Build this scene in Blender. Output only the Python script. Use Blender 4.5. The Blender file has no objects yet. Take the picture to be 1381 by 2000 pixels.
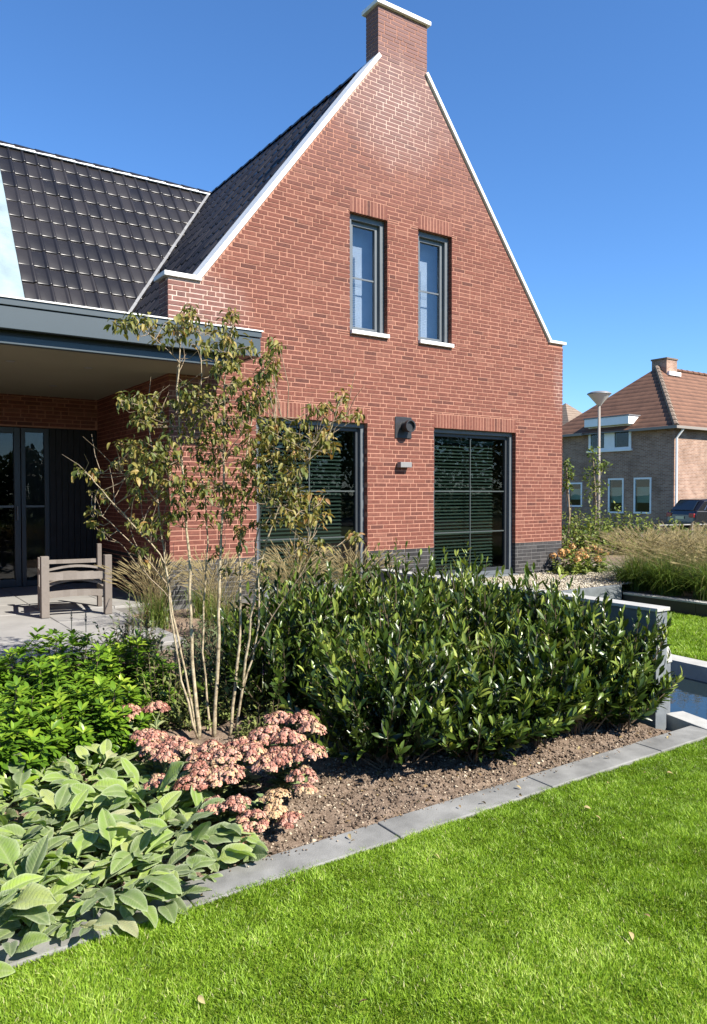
import bpy, math, random
import numpy as np
random.seed(7)
RNG = np.random.default_rng(11)
SC = bpy.context.scene
COL = SC.collection
R = math.radians

# ------------------------------------------------------------------ camera, sky, sun, exposure
FPX, PITCH, ROLL, YAW = 1456.3, -0.024085, -0.0012545, 0.598055
CAM = np.array([0.0, -8.474, 1.3175])
FW = np.array([math.sin(YAW) * math.cos(PITCH), math.cos(YAW) * math.cos(PITCH), math.sin(PITCH)])
_rt = np.array([math.cos(YAW), -math.sin(YAW), 0.0])
_up = np.cross(_rt, FW)
RT = math.cos(ROLL) * _rt + math.sin(ROLL) * _up
UP = -math.sin(ROLL) * _rt + math.cos(ROLL) * _up
cam = bpy.data.cameras.new("camera")
camo = bpy.data.objects.new("camera", cam)
COL.objects.link(camo)
from mathutils import Matrix, Vector
camo.matrix_world = Matrix(((RT[0], UP[0], -FW[0], CAM[0]), (RT[1], UP[1], -FW[1], CAM[1]),
                            (RT[2], UP[2], -FW[2], CAM[2]), (0, 0, 0, 1)))
cam.sensor_fit = 'VERTICAL'
cam.sensor_height = 36.0
cam.lens = FPX / 2000.0 * 36.0
cam.clip_start = 0.05
cam.clip_end = 3000
SC.camera = camo

SUN_EL, SUN_AZ = R(42.5), R(20.0)        # azimuth: from the facade's normal (-Y) towards +X
sdir = Vector((math.sin(SUN_AZ) * math.cos(SUN_EL), -math.cos(SUN_AZ) * math.cos(SUN_EL), math.sin(SUN_EL)))
world = bpy.data.worlds.new("World")
SC.world = world
world.use_nodes = True
wn = world.node_tree
wn.nodes.clear()
sky = wn.nodes.new('ShaderNodeTexSky')
sky.sky_type = 'NISHITA'
sky.sun_disc = False
sky.sun_elevation = SUN_EL
sky.sun_rotation = math.pi - SUN_AZ
sky.altitude = 0
sky.air_density = 1.0
sky.dust_density = 0.0
sky.ozone_density = 10.0
bg = wn.nodes.new('ShaderNodeBackground')
bg.inputs['Strength'].default_value = 0.096
wo = wn.nodes.new('ShaderNodeOutputWorld')
hs = wn.nodes.new('ShaderNodeHueSaturation')
hs.inputs['Saturation'].default_value = 1.05
wn.links.new(sky.outputs[0], hs.inputs['Color'])
wn.links.new(hs.outputs[0], bg.inputs[0])
wn.links.new(bg.outputs[0], wo.inputs[0])
sun = bpy.data.lights.new("sun", 'SUN')
sun.energy = 5.0
sun.angle = R(0.5)
sun.color = (1.0, 0.95, 0.86)
suno = bpy.data.objects.new("sun", sun)
COL.objects.link(suno)
suno.rotation_euler = sdir.to_track_quat('Z', 'Y').to_euler()
suno.location = (6, -20, 20)
SC.view_settings.view_transform = 'Standard'
SC.view_settings.look = 'None'
SC.view_settings.exposure = 1.22
SC.view_settings.gamma = 1.0
SC.render.engine = 'CYCLES'
SC.cycles.max_bounces = 8
SC.cycles.transparent_max_bounces = 16
SC.cycles.caustics_reflective = False
SC.cycles.caustics_refractive = False
SC.cycles.use_denoising = True


def ray(u, v):
    return FW + RT * (u - 690.5) / FPX + UP * (1000 - v) / FPX


def onZ(u, v, Z):
    d = ray(u, v)
    return CAM + d * ((Z - CAM[2]) / d[2])


def onY(u, v, Y):
    d = ray(u, v)
    return CAM + d * ((Y - CAM[1]) / d[1])


def onX(u, v, X):
    d = ray(u, v)
    return CAM + d * ((X - CAM[0]) / d[0])


def onD(u, v, D):
    return CAM + ray(u, v) * D


# ------------------------------------------------------------------ helpers: objects
def link(o, parent=None):
    COL.objects.link(o)
    if parent is not None:
        o.parent = parent
    return o


def tag(o, label=None, cat=None, group=None, kind=None):
    if label: o['label'] = label
    if cat: o['category'] = cat
    if group: o['group'] = group
    if kind: o['kind'] = kind
    return o


def empty(name, loc, label=None, cat=None, group=None, rz=0.0):
    o = bpy.data.objects.new(name, None)
    o.empty_display_size = 0.2
    o.location = loc
    o.rotation_euler = (0, 0, rz)
    COL.objects.link(o)
    return tag(o, label, cat, group)


def fast(name, V, groups, mat=None, tint=None, smooth=False):
    """groups: list of int arrays (m,k); tint: per-face floats in group order"""
    me = bpy.data.meshes.new(name)
    V = np.asarray(V, np.float32)
    groups = [np.asarray(g, np.int32) for g in groups if len(g)]
    me.vertices.add(len(V))
    me.vertices.foreach_set('co', V.ravel())
    li = np.concatenate([g.ravel() for g in groups])
    tot = np.concatenate([np.full(len(g), g.shape[1], np.int32) for g in groups])
    st = np.concatenate([[0], np.cumsum(tot)[:-1]]).astype(np.int32)
    me.loops.add(len(li))
    me.loops.foreach_set('vertex_index', li)
    me.polygons.add(len(tot))
    me.polygons.foreach_set('loop_start', st)
    if smooth:
        me.polygons.foreach_set('use_smooth', np.ones(len(tot), bool))
    me.update(calc_edges=True)
    if tint is not None:
        a = me.attributes.new('tint', 'FLOAT', 'FACE')
        a.data.foreach_set('value', np.asarray(tint, np.float32))
    if mat is not None:
        me.materials.append(mat)
    return me


def mob(name, me, parent=None, loc=None):
    o = bpy.data.objects.new(name, me)
    if loc is not None:
        o.location = loc
    return link(o, parent)


class MB:
    """collects verts / faces, builds one mesh"""
    def __init__(self):
        self.v = []; self.f = []; self.t = []

    def poly(self, pts, t=0.5):
        n = len(self.v)
        self.v += [tuple(p) for p in pts]
        self.f.append(tuple(range(n, n + len(pts)))); self.t.append(t)

    def hexa(self, p, t=0.5):
        """p: 8 corners, bottom 4 ccw then top 4 ccw"""
        n = len(self.v)
        self.v += [tuple(q) for q in p]
        for a in ((3, 2, 1, 0), (4, 5, 6, 7), (0, 1, 5, 4), (1, 2, 6, 5), (2, 3, 7, 6), (3, 0, 4, 7)):
            self.f.append(tuple(n + i for i in a)); self.t.append(t)
        return self

    def box(self, x0, x1, y0, y1, z0, z1, t=0.5):
        return self.hexa([(x0, y0, z0), (x1, y0, z0), (x1, y1, z0), (x0, y1, z0),
                          (x0, y0, z1), (x1, y0, z1), (x1, y1, z1), (x0, y1, z1)], t)

    def prism(self, pts, y0, y1, t=0.5):
        """polygon given in (x,z), ccw seen from -Y, extruded from y0 to y1"""
        n = len(self.v); k = len(pts)
        self.v += [(x, y0, z) for x, z in pts] + [(x, y1, z) for x, z in pts]
        self.f.append(tuple(range(n, n + k))); self.t.append(t)
        self.f.append(tuple(range(n + 2 * k - 1, n + k - 1, -1))); self.t.append(t)
        for i in range(k):
            j = (i + 1) % k
            self.f.append((n + i, n + k + i, n + k + j, n + j)); self.t.append(t)
        return self

    def prismx(self, pts, x0, x1, t=0.5):
        """polygon in (y,z) extruded along x"""
        n = len(self.v); k = len(pts)
        self.v += [(x0, y, z) for y, z in pts] + [(x1, y, z) for y, z in pts]
        self.f.append(tuple(range(n + k - 1, n - 1, -1))); self.t.append(t)
        self.f.append(tuple(range(n + k, n + 2 * k))); self.t.append(t)
        for i in range(k):
            j = (i + 1) % k
            self.f.append((n + i, n + j, n + k + j, n + k + i)); self.t.append(t)
        return self

    def prismz(self, pts, z0, z1, t=0.5):
        """polygon in (x,y) ccw from above extruded along z"""
        n = len(self.v); k = len(pts)
        self.v += [(x, y, z0) for x, y in pts] + [(x, y, z1) for x, y in pts]
        self.f.append(tuple(range(n + k - 1, n - 1, -1))); self.t.append(t)
        self.f.append(tuple(range(n + k, n + 2 * k))); self.t.append(t)
        for i in range(k):
            j = (i + 1) % k
            self.f.append((n + i, n + j, n + k + j, n + k + i)); self.t.append(t)
        return self

    def tube(self, pts, rad, sides=6, t=0.5, cap=True):
        pts = [np.asarray(p, float) for p in pts]
        if not hasattr(rad, '__len__'): rad = [rad] * len(pts)
        n = len(self.v)
        ref = np.array([0.31, 0.52, 0.79])
        for i, p in enumerate(pts):
            d = pts[min(i + 1, len(pts) - 1)] - pts[max(i - 1, 0)]
            d = d / (np.linalg.norm(d) + 1e-9)
            a = np.cross(d, ref); a /= np.linalg.norm(a) + 1e-9
            b = np.cross(d, a)
            for k in range(sides):
                w = 2 * math.pi * k / sides
                self.v.append(tuple(p + rad[i] * (math.cos(w) * a + math.sin(w) * b)))
        for i in range(len(pts) - 1):
            for k in range(sides):
                q = (k + 1) % sides
                self.f.append((n + i * sides + k, n + i * sides + q, n + (i + 1) * sides + q, n + (i + 1) * sides + k)); self.t.append(t)
        if cap:
            self.f.append(tuple(n + k for k in range(sides))[::-1]); self.t.append(t)
            m = n + (len(pts) - 1) * sides
            self.f.append(tuple(m + k for k in range(sides))); self.t.append(t)
        return self

    def lathe(self, prof, c, sides=20, t=0.5):
        """prof: (r,z) list; c: centre"""
        n = len(self.v)
        for r, z in prof:
            for k in range(sides):
                w = 2 * math.pi * k / sides
                self.v.append((c[0] + r * math.cos(w), c[1] + r * math.sin(w), c[2] + z))
        for i in range(len(prof) - 1):
            for k in range(sides):
                q = (k + 1) % sides
                self.f.append((n + i * sides + k, n + i * sides + q, n + (i + 1) * sides + q, n + (i + 1) * sides + k)); self.t.append(t)
        return self

    def mesh(self, name, mat, smooth=False):
        me = bpy.data.meshes.new(name)
        me.from_pydata(self.v, [], self.f)
        a = me.attributes.new('tint', 'FLOAT', 'FACE')
        a.data.foreach_set('value', np.asarray(self.t, np.float32))
        if smooth:
            me.polygons.foreach_set('use_smooth', np.ones(len(self.f), bool))
        if mat is not None: me.materials.append(mat)
        return me

    def build(self, name, mat, parent=None, smooth=False, bevel=0.0, loc=None):
        o = mob(name, self.mesh(name, mat, smooth), parent, loc)
        if bevel > 0:
            m = o.modifiers.new('bevel', 'BEVEL'); m.width = bevel; m.segments = 2; m.limit_method = 'ANGLE'
        return o


# ------------------------------------------------------------------ helpers: materials
MATS = {}


def nodes_of(name):
    m = bpy.data.materials.new(name)
    m.use_nodes = True
    nt = m.node_tree
    nt.nodes.clear()
    out = nt.nodes.new('ShaderNodeOutputMaterial')
    return m, nt, out


def ramp(nt, fac, stops, interp='LINEAR'):
    r = nt.nodes.new('ShaderNodeValToRGB')
    r.color_ramp.interpolation = interp
    e = r.color_ramp.elements
    while len(e) < len(stops): e.new(0.5)
    for i, (p, c) in enumerate(stops):
        e[i].position = p; e[i].color = (c[0], c[1], c[2], 1)
    nt.links.new(fac, r.inputs[0])
    return r.outputs[0]


def noise(nt, scale, detail=3, rough=0.55, vec=None, dist=0.0):
    n = nt.nodes.new('ShaderNodeTexNoise')
    n.inputs['Scale'].default_value = scale
    n.inputs['Detail'].default_value = detail
    n.inputs['Roughness'].default_value = rough
    n.inputs['Distortion'].default_value = dist
    if vec is None:
        g = nt.nodes.new('ShaderNodeNewGeometry'); vec = g.outputs['Position']
    nt.links.new(vec, n.inputs['Vector'])
    return n.outputs['Fac']


def mixc(nt, a, b, fac, mode='MIX'):
    m = nt.nodes.new('ShaderNodeMix'); m.data_type = 'RGBA'; m.blend_type = mode
    for sock, val in ((m.inputs[6], a), (m.inputs[7], b), (m.inputs[0], fac)):
        if hasattr(val, 'links') or isinstance(val, bpy.types.NodeSocket): nt.links.new(val, sock)
        elif isinstance(val, (tuple, list)): sock.default_value = (*val[:3], 1)
        else: sock.default_value = val
    return m.outputs[2]


def math_(nt, op, a, b=None, c=None, clamp=False):
    m = nt.nodes.new('ShaderNodeMath'); m.operation = op; m.use_clamp = clamp
    for i, val in enumerate((a, b, c)):
        if val is None: continue
        if isinstance(val, bpy.types.NodeSocket): nt.links.new(val, m.inputs[i])
        else: m.inputs[i].default_value = val
    return m.outputs[0]


def attr(nt, name='tint'):
    a = nt.nodes.new('ShaderNodeAttribute'); a.attribute_name = name
    return a.outputs['Fac']


def bump(nt, h, strength=0.3, dist=0.01):
    b = nt.nodes.new('ShaderNodeBump')
    b.inputs['Strength'].default_value = strength
    b.inputs['Distance'].default_value = dist
    nt.links.new(h, b.inputs['Height'])
    return b.outputs[0]


def principled(nt, col, rough=0.6, spec=0.5, normal=None, metallic=0.0, sheen=0.0):
    p = nt.nodes.new('ShaderNodeBsdfPrincipled')
    if isinstance(col, bpy.types.NodeSocket): nt.links.new(col, p.inputs['Base Color'])
    else: p.inputs['Base Color'].default_value = (*col, 1)
    if isinstance(rough, bpy.types.NodeSocket): nt.links.new(rough, p.inputs['Roughness'])
    else: p.inputs['Roughness'].default_value = rough
    p.inputs['Specular IOR Level'].default_value = spec
    p.inputs['Metallic'].default_value = metallic
    if sheen: p.inputs['Sheen Weight'].default_value = sheen
    if normal is not None: nt.links.new(normal, p.inputs['Normal'])
    return p


def simple(name, col, rough=0.6, spec=0.5, var=0.0, vscale=6.0, bs=0.0, bscale=60.0, metallic=0.0, bdist=0.004):
    """plain surface with a little wear: two scales of colour variation and a fine bump"""
    m, nt, out = nodes_of(name)
    c = col
    if var:
        f = noise(nt, vscale, 5, 0.6)
        lo = tuple(x * (1 - var) for x in col); hi = tuple(min(1, x * (1 + var)) for x in col)
        c = ramp(nt, f, [(0.3, lo), (0.7, hi)])
    nrm = bump(nt, noise(nt, bscale, 4, 0.6), bs, bdist) if bs else None
    p = principled(nt, c, rough, spec, nrm, metallic)
    nt.links.new(p.outputs[0], out.inputs[0])
    return m


def foliage(name, stops, rough=0.45, spec=0.4, transl=0.3, tcol=None, bs=0.0, sheen=0.0):
    m, nt, out = nodes_of(name)
    c = ramp(nt, attr(nt), stops)
    f = noise(nt, 35.0, 2)
    c = mixc(nt, c, mixc(nt, c, (0.55, 0.55, 0.5), 1.0, 'MULTIPLY'), math_(nt, 'MULTIPLY', f, 0.5))
    nrm = bump(nt, noise(nt, 180.0, 2), bs, 0.002) if bs else None
    p = principled(nt, c, rough, spec, nrm, sheen=sheen)
    t = nt.nodes.new('ShaderNodeBsdfTranslucent')
    if tcol is not None: nt.links.new(mixc(nt, c, tcol, 1.0, 'MULTIPLY'), t.inputs[0])
    else: nt.links.new(c, t.inputs[0])
    mx = nt.nodes.new('ShaderNodeMixShader')
    mx.inputs[0].default_value = transl
    nt.links.new(p.outputs[0], mx.inputs[1]); nt.links.new(t.outputs[0], mx.inputs[2])
    nt.links.new(mx.outputs[0], out.inputs[0])
    return m


def sep(nt):
    g = nt.nodes.new('ShaderNodeNewGeometry')
    s = nt.nodes.new('ShaderNodeSeparateXYZ')
    nt.links.new(g.outputs['Position'], s.inputs[0])
    return s.outputs, g.outputs['Position']


def bloom_mask(nt):
    """lime bloom on the brickwork: a ragged patch under the chimney and one at the left shoulder"""
    (x, y, z), pos = sep(nt)
    n = noise(nt, 1.3, 6, 0.68)
    mp = nt.nodes.new('ShaderNodeMapping'); mp.inputs['Scale'].default_value = (3.2, 3.2, 0.7)   # rain-washed streaks
    nt.links.new(pos, mp.inputs['Vector'])
    n = math_(nt, 'ADD', math_(nt, 'MULTIPLY', n, .65), math_(nt, 'MULTIPLY', noise(nt, 1.6, 5, .65, mp.outputs[0]), .55))
    def blob(cx, cz, rx, rz):
        a = math_(nt, 'DIVIDE', math_(nt, 'SUBTRACT', x, cx), rx)
        b = math_(nt, 'DIVIDE', math_(nt, 'SUBTRACT', z, cz), rz)
        d = math_(nt, 'ADD', math_(nt, 'MULTIPLY', a, a), math_(nt, 'MULTIPLY', b, b))
        d = math_(nt, 'SUBTRACT', math_(nt, 'ADD', .55, math_(nt, 'MULTIPLY', n, 1.9)), math_(nt, 'ADD', d, 0.75))
        return math_(nt, 'MULTIPLY', d, 0.85, clamp=True)
    a = blob(6.5, 6.75, 1.15, 0.95)
    b = blob(3.35, 3.5, 0.95, 0.65)
    c = blob(9.95, 3.15, 0.16, 0.6)
    return math_(nt, 'MAXIMUM', math_(nt, 'MAXIMUM', a, b), math_(nt, 'MULTIPLY', c, 0.5)), z


def brick_material(name, stops, bloom=True, dark=False):
    m, nt, out = nodes_of(name)
    c = ramp(nt, attr(nt), stops)
    f = noise(nt, 22.0, 4, 0.65)
    c = mixc(nt, c, mixc(nt, c, (0.62, 0.6, 0.62), 1.0, 'MULTIPLY'), ramp(nt, f, [(0.42, (0, 0, 0)), (0.72, (1, 1, 1))]))
    if bloom:
        mk, z = bloom_mask(nt)
        c = mixc(nt, c, (0.33, 0.235, 0.22), math_(nt, 'MULTIPLY', mk, math_(nt, 'MULTIPLY', noise(nt, 9.0, 3), 0.5)))
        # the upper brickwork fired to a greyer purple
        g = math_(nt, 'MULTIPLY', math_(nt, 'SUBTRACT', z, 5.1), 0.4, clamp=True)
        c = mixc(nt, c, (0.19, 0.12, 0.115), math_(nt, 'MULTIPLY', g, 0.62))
    nrm = bump(nt, noise(nt, 120.0, 4, 0.7), 0.5, 0.004)
    p = principled(nt, c, 0.82, 0.3, nrm)
    nt.links.new(p.outputs[0], out.inputs[0])
    return m


def mortar_material(name, col, white, bloom=True):
    m, nt, out = nodes_of(name)
    f = noise(nt, 5.0, 5, 0.6)
    c = ramp(nt, f, [(0.3, tuple(x * .82 for x in col)), (0.7, tuple(x * 1.12 for x in col))])
    if bloom:
        mk, z = bloom_mask(nt)
        c = mixc(nt, c, white, mk)
    p = principled(nt, c, 0.9, 0.2, bump(nt, noise(nt, 220.0, 3), 0.4, 0.003))
    nt.links.new(p.outputs[0], out.inputs[0])
    return m


M = {}
M['brick'] = brick_material('red_brick', [(0.0, (0.085, 0.031, 0.023)), (0.3, (0.14, 0.047, 0.032)), (0.7, (0.172, 0.059, 0.039)), (1.0, (0.20, 0.083, 0.057))])
M['mortar'] = mortar_material('pink_mortar', (0.36, 0.18, 0.126), (0.56, 0.44, 0.37))
M['dark_brick'] = brick_material('anthracite_brick', [(0.0, (0.018, 0.017, 0.018)), (0.5, (0.034, 0.032, 0.032)), (1.0, (0.07, 0.064, 0.062))], bloom=False)
M['dark_mortar'] = mortar_material('grey_mortar', (0.12, 0.115, 0.11), (0.5, 0.5, 0.5), False)
M['coping'] = simple('pale_coping', (0.72, 0.71, 0.68), 0.5, 0.4, 0.08, 3.0, 0.1, 40)
M['frame'] = simple('anthracite_frame', (0.105, 0.116, 0.124), 0.38, 0.5, 0.06, 8.0)
M['fascia'] = simple('blue_grey_fascia', (0.038, 0.053, 0.062), 0.42, 0.5, 0.08, 1.2)
M['dark_frame'] = simple('dark_inner_frame', (0.03, 0.034, 0.038), 0.4, 0.5, 0.05, 8.0)
M['bar'] = simple('dull_bar', (0.05, 0.06, 0.058), 0.5, 0.4)
M['soffit'] = simple('cream_soffit', (0.20, 0.185, 0.14), 0.7, 0.3, 0.05, 1.5)
M['black'] = simple('black_metal', (0.018, 0.018, 0.02), 0.45, 0.5, 0.1, 20)
M['boards'] = simple('black_timber', (0.016, 0.015, 0.015), 0.6, 0.3, 0.3, 7.0, 0.3, 30)
M['zinc'] = simple('pale_zinc', (0.27, 0.345, 0.36), 0.42, 0.5, 0.2, 2.2, 0.15, 3.0, metallic=0.3, bdist=0.02)
M['lead'] = simple('lead_flashing', (0.17, 0.17, 0.175), 0.5, 0.5, 0.2, 8.0, 0.2, 30)
M['interior'] = simple('dim_interior', (0.10, 0.10, 0.095), 0.9, 0.2, 0.1, 2.0)
M['blind'] = simple('grey_blind', (0.055, 0.06, 0.056), 0.55, 0.4)
M['white_blind'] = simple('white_blind', (0.6, 0.61, 0.62), 0.7, 0.3)
M['pane_brightener'] = simple('pale_pane_brightener', (0.5, 0.51, 0.53), 0.85, 0.1, 0.1, 5.0)  # for the sheet added behind the upper panes to brighten them
M['white'] = simple('white_paint', (0.78, 0.78, 0.77), 0.45, 0.4, 0.04, 4.0)
M['stone'] = simple('blue_grey_stone', (0.125, 0.135, 0.14), 0.65, 0.4, 0.28, 7.0, 0.35, 45)
M['kerb'] = simple('grey_concrete_kerb', (0.185, 0.18, 0.166), 0.85, 0.25, 0.32, 5.0, 0.5, 160)
M['pale_stone'] = simple('pale_stone_edge', (0.36, 0.35, 0.32), 0.75, 0.3, 0.15, 8.0, 0.3, 90)
M['paving'] = simple('grey_paving', (0.255, 0.245, 0.23), 0.75, 0.3, 0.13, 2.6, 0.3, 130)
M['joint'] = simple('dark_joint', (0.16, 0.15, 0.14), 0.95, 0.1)


def roof_tile_material():
    m, nt, out = nodes_of('black_glazed_tile')
    f = noise(nt, 3.0, 4, 0.6)
    c = ramp(nt, attr(nt), [(0.0, (0.010, 0.009, 0.010)), (1.0, (0.024, 0.021, 0.021))])
    c = mixc(nt, c, (.07, .066, .05), ramp(nt, noise(nt, 16.0, 6, .7), [(.60, (0, 0, 0)), (.8, (.4, .4, .4))]))     # dust and lichen
    rr = nt.nodes.new('ShaderNodeMapRange')
    nt.links.new(f, rr.inputs[0])
    rr.inputs[3].default_value = 0.24; rr.inputs[4].default_value = 0.4
    p = principled(nt, c, rr.outputs[0], 0.4, bump(nt, noise(nt, 40.0, 3), 0.06, 0.004))
    nt.links.new(p.outputs[0], out.inputs[0])
    return m


M['tile'] = roof_tile_material()


def glass_material(name, ior=1.7, tintc=(0.82, 0.88, 0.86)):
    m, nt, out = nodes_of(name)
    fr = nt.nodes.new('ShaderNodeFresnel'); fr.inputs[0].default_value = ior
    g = nt.nodes.new('ShaderNodeBsdfGlossy'); g.inputs['Roughness'].default_value = 0.0
    nt.links.new(bump(nt, noise(nt, 1.1, 2), 0.035, 0.05), g.inputs['Normal'])
    t = nt.nodes.new('ShaderNodeBsdfTransparent'); t.inputs[0].default_value = (*tintc, 1)
    mx = nt.nodes.new('ShaderNodeMixShader')
    gg = nt.nodes.new('ShaderNodeNewGeometry')      # reflect at the outer skin of the pane only
    nt.links.new(math_(nt, 'MULTIPLY', fr.outputs[0], math_(nt, 'SUBTRACT', 1.0, gg.outputs['Backfacing'])), mx.inputs[0])
    nt.links.new(t.outputs[0], mx.inputs[1]); nt.links.new(g.outputs[0], mx.inputs[2])
    nt.links.new(mx.outputs[0], out.inputs[0])
    return m


M['glass'] = glass_material('window_glass', 1.55, (0.66, 0.76, 0.72))
M['glass_up'] = glass_material('coated_glass', 2.2, (0.78, 0.82, 0.86))


def ground_material(name, stops, scale, scale2, bs, rough=0.95):
    m, nt, out = nodes_of(name)
    a = noise(nt, scale, 8, 0.65); b = noise(nt, scale2, 4, 0.7)
    f = math_(nt, 'ADD', math_(nt, 'MULTIPLY', a, 0.55), math_(nt, 'MULTIPLY', b, 0.45))
    c = ramp(nt, f, stops)
    p = principled(nt, c, rough, 0.15, bump(nt, f, bs, 0.03))
    nt.links.new(p.outputs[0], out.inputs[0])
    return m


M['soil'] = ground_material('garden_soil', [(0.34, (0.085, 0.06, 0.041)), (0.5, (0.19, 0.137, 0.098)), (0.66, (0.31, 0.235, 0.172))], 9.0, 75.0, 0.9)
M['lawn_soil'] = ground_material('lawn_thatch', [(0.35, (0.13, 0.185, 0.015)), (0.65, (0.24, 0.31, 0.04))], 6.0, 90.0, 0.6)
M['gravel'] = ground_material('pale_gravel', [(0.36, (0.20, 0.165, 0.11)), (0.5, (0.38, 0.33, 0.24)), (0.64, (0.52, 0.47, 0.37))], 30.0, 55.0, 0.8)
M['field'] = ground_material('far_ground', [(0.35, (0.05, 0.075, 0.025)), (0.65, (0.10, 0.13, 0.05))], 0.4, 9.0, 0.3)
M['asphalt'] = ground_material('asphalt', [(0.35, (0.04, 0.04, 0.042)), (0.65, (0.065, 0.065, 0.064))], 3.0, 90.0, 0.3)


# ------------------------------------------------------------------ the ground and the levels of the garden
LAWN_Z = -0.30
ground = MB(); ground.poly([(-700, -700, -0.42), (900, -700, -0.42), (900, 900, -0.42), (-700, 900, -0.42)])
tag(ground.build('ground', M['field']), kind='structure')


def sheet(name, x0, x1, y0, y1, nx, ny, zf, mat, keep=None):
    xs = np.linspace(x0, x1, nx + 1); ys = np.linspace(y0, y1, ny + 1)
    X, Y = np.meshgrid(xs, ys)
    Z = zf(X, Y)
    V = np.stack([X.ravel(), Y.ravel(), Z.ravel()], 1)
    i = np.arange(ny)[:, None] * (nx + 1) + np.arange(nx)[None]
    F = np.stack([i, i + 1, i + nx + 2, i + nx + 1], -1).reshape(-1, 4)
    if keep is not None:
        c = V[F].mean(1); F = F[keep(c[:, 0], c[:, 1])]
    return mob(name, fast(name, V, [F], mat, smooth=True))


def vnoise(X, Y, s, seed=0):
    """cheap smooth value noise"""
    r = np.random.default_rng(seed)
    T = r.random((64, 64))
    x = X * s + 500.3; y = Y * s + 500.7
    xi = np.floor(x).astype(int); yi = np.floor(y).astype(int)
    fx = x - xi; fy = y - yi
    fx = fx * fx * (3 - 2 * fx); fy = fy * fy * (3 - 2 * fy)
    g = lambda a, b: T[a % 64, b % 64]
    return (g(xi, yi) * (1 - fx) + g(xi + 1, yi) * fx) * (1 - fy) + (g(xi, yi + 1) * (1 - fx) + g(xi + 1, yi + 1) * fx) * fy - 0.5


def bed_z(X, Y):
    """the planted bed climbs from the kerb to the level of the house"""
    t = np.clip((np.asarray(Y, float) + 4.9) / 3.4, 0, 1)
    t = t * t * (3 - 2 * t)
    return -0.325 + 0.27 * t


def bed_surface(X, Y):
    return bed_z(X, Y) + 0.035 * vnoise(X, Y, 2.2, 1) + 0.026 * vnoise(X, Y, 9, 2) + 0.02 * vnoise(X, Y, 26, 3) + 0.012 * vnoise(X, Y, 60, 4)


soil = sheet('soil_bed', -2.4, 4.64, -5.6, 0.1, 330, 260, bed_surface, M['soil'],
             keep=lambda x, y: ~((x < 2.45) & (y > -2.05)))
tag(soil, kind='structure')

# ------------------------------------------------------------------ the brick house
L, RR = 3.15, 10.06                 # gable wall from x=L to x=RR in the plane y=0
PL, T0 = 0.53, 2.30                 # plinth top, head of the ground-floor windows
S1, T1 = 3.51, 5.163                # sill and head of the upper windows
CRS = 0.059                         # brick course
SHL, SHR = 3.87, 3.83               # brick under the shoulder copings
KL, KR, KT = 6.198, 7.075, 8.10     # chimney
D0, D1, C0, C1 = 4.295, 6.006, 7.222, 8.937
A0, A1, B0, B1 = 5.72, 6.355, 6.917, 7.562
LSX, LSZ, LTZ = 3.543, 3.875, 7.33  # left slope of the gable: foot and top (at KL)
RSX, RSZ, RTZ = 9.72, 3.83, 7.345   # right slope: foot and top (at KR)
YB = 3.0                            # recessed wall under the canopy
RX, RZ, RY, PITCHT = 6.636, 7.76, 6.65, 1.33   # ridges

house = empty('brick_house', (6.6, 3.0, 0), 'red brick house with stepped white gable coping, chimney and black tiled roof', 'house')


def hb(mb, name, mat, parent, **k):
    """build in world coordinates below a parent that sits elsewhere"""
    o = mb.build(name, mat, None, **k)
    fix(o, parent)
    return o


def fix(o, parent):
    o.parent = parent
    p = parent; off = Vector((0, 0, 0))
    while p is not None:
        off += p.location; p = p.parent
    o.location = o.location - off
    return o


def top_of(x):
    if x < LSX: return SHL
    if x <= KL: return LSZ + (x - LSX) * (LTZ - LSZ) / (KL - LSX)
    if x < KR: return 7.30
    if x <= RSX: return RTZ + (x - KR) * (RSZ - RTZ) / (RSX - KR)
    return SHR


def xr_of(z):
    lo, hi = L, RR
    if z > SHL: lo = LSX + (z - LSZ) * (KL - LSX) / (LTZ - LSZ)
    if z > SHR: hi = RSX + (z - RSZ) * (RSX - KR) / (RSZ - RTZ)
    if z > 7.30: lo, hi = KL, KR
    return lo, hi


holes = [(D0, D1, -0.1, T0), (C0, C1, -0.1, T0), (A0, A1, S1, T1), (B0, B1, S1, T1)]
# wall body behind the bricks, openings cut as strips
g = 0.008
xs = sorted([L + g, LSX, KL, KR, RSX, RR - g] + [h[0] - g for h in holes] + [h[1] + g for h in holes])
wallb = MB()
for xa, xb in zip(xs[:-1], xs[1:]):
    if xb - xa < 1e-4: continue
    mid = (xa + xb) / 2
    cuts = sorted([(h[2] - g, h[3] + g) for h in holes if h[0] - g < mid < h[1] + g])
    z = PL - .008
    for ca, cb in cuts:
        if ca > z: wallb.prism([(xa, z), (xb, z), (xb, ca), (xa, ca)], 0.0035, 0.30)
        z = cb
    wallb.prism([(xa, z), (xb, z), (xb, top_of(xb - 1e-6) - .004), (xa, top_of(xa + 1e-6) - .004)], 0.0035, 0.30)
gable = hb(wallb, 'gable_wall', M['mortar'], house)


def subtract(r, h):
    x0, x1, z0, z1 = r; a0, a1, b0, b1 = h
    if x1 <= a0 or x0 >= a1 or z1 <= b0 or z0 >= b1: return [r]
    o = []
    if z0 < b0: o.append((x0, x1, z0, b0))
    if z1 > b1: o.append((x0, x1, b1, z1))
    za, zb = max(z0, b0), min(z1, b1)
    if x0 < a0: o.append((x0, a0, za, zb))
    if x1 > a1: o.append((a1, x1, za, zb))
    return o


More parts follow.
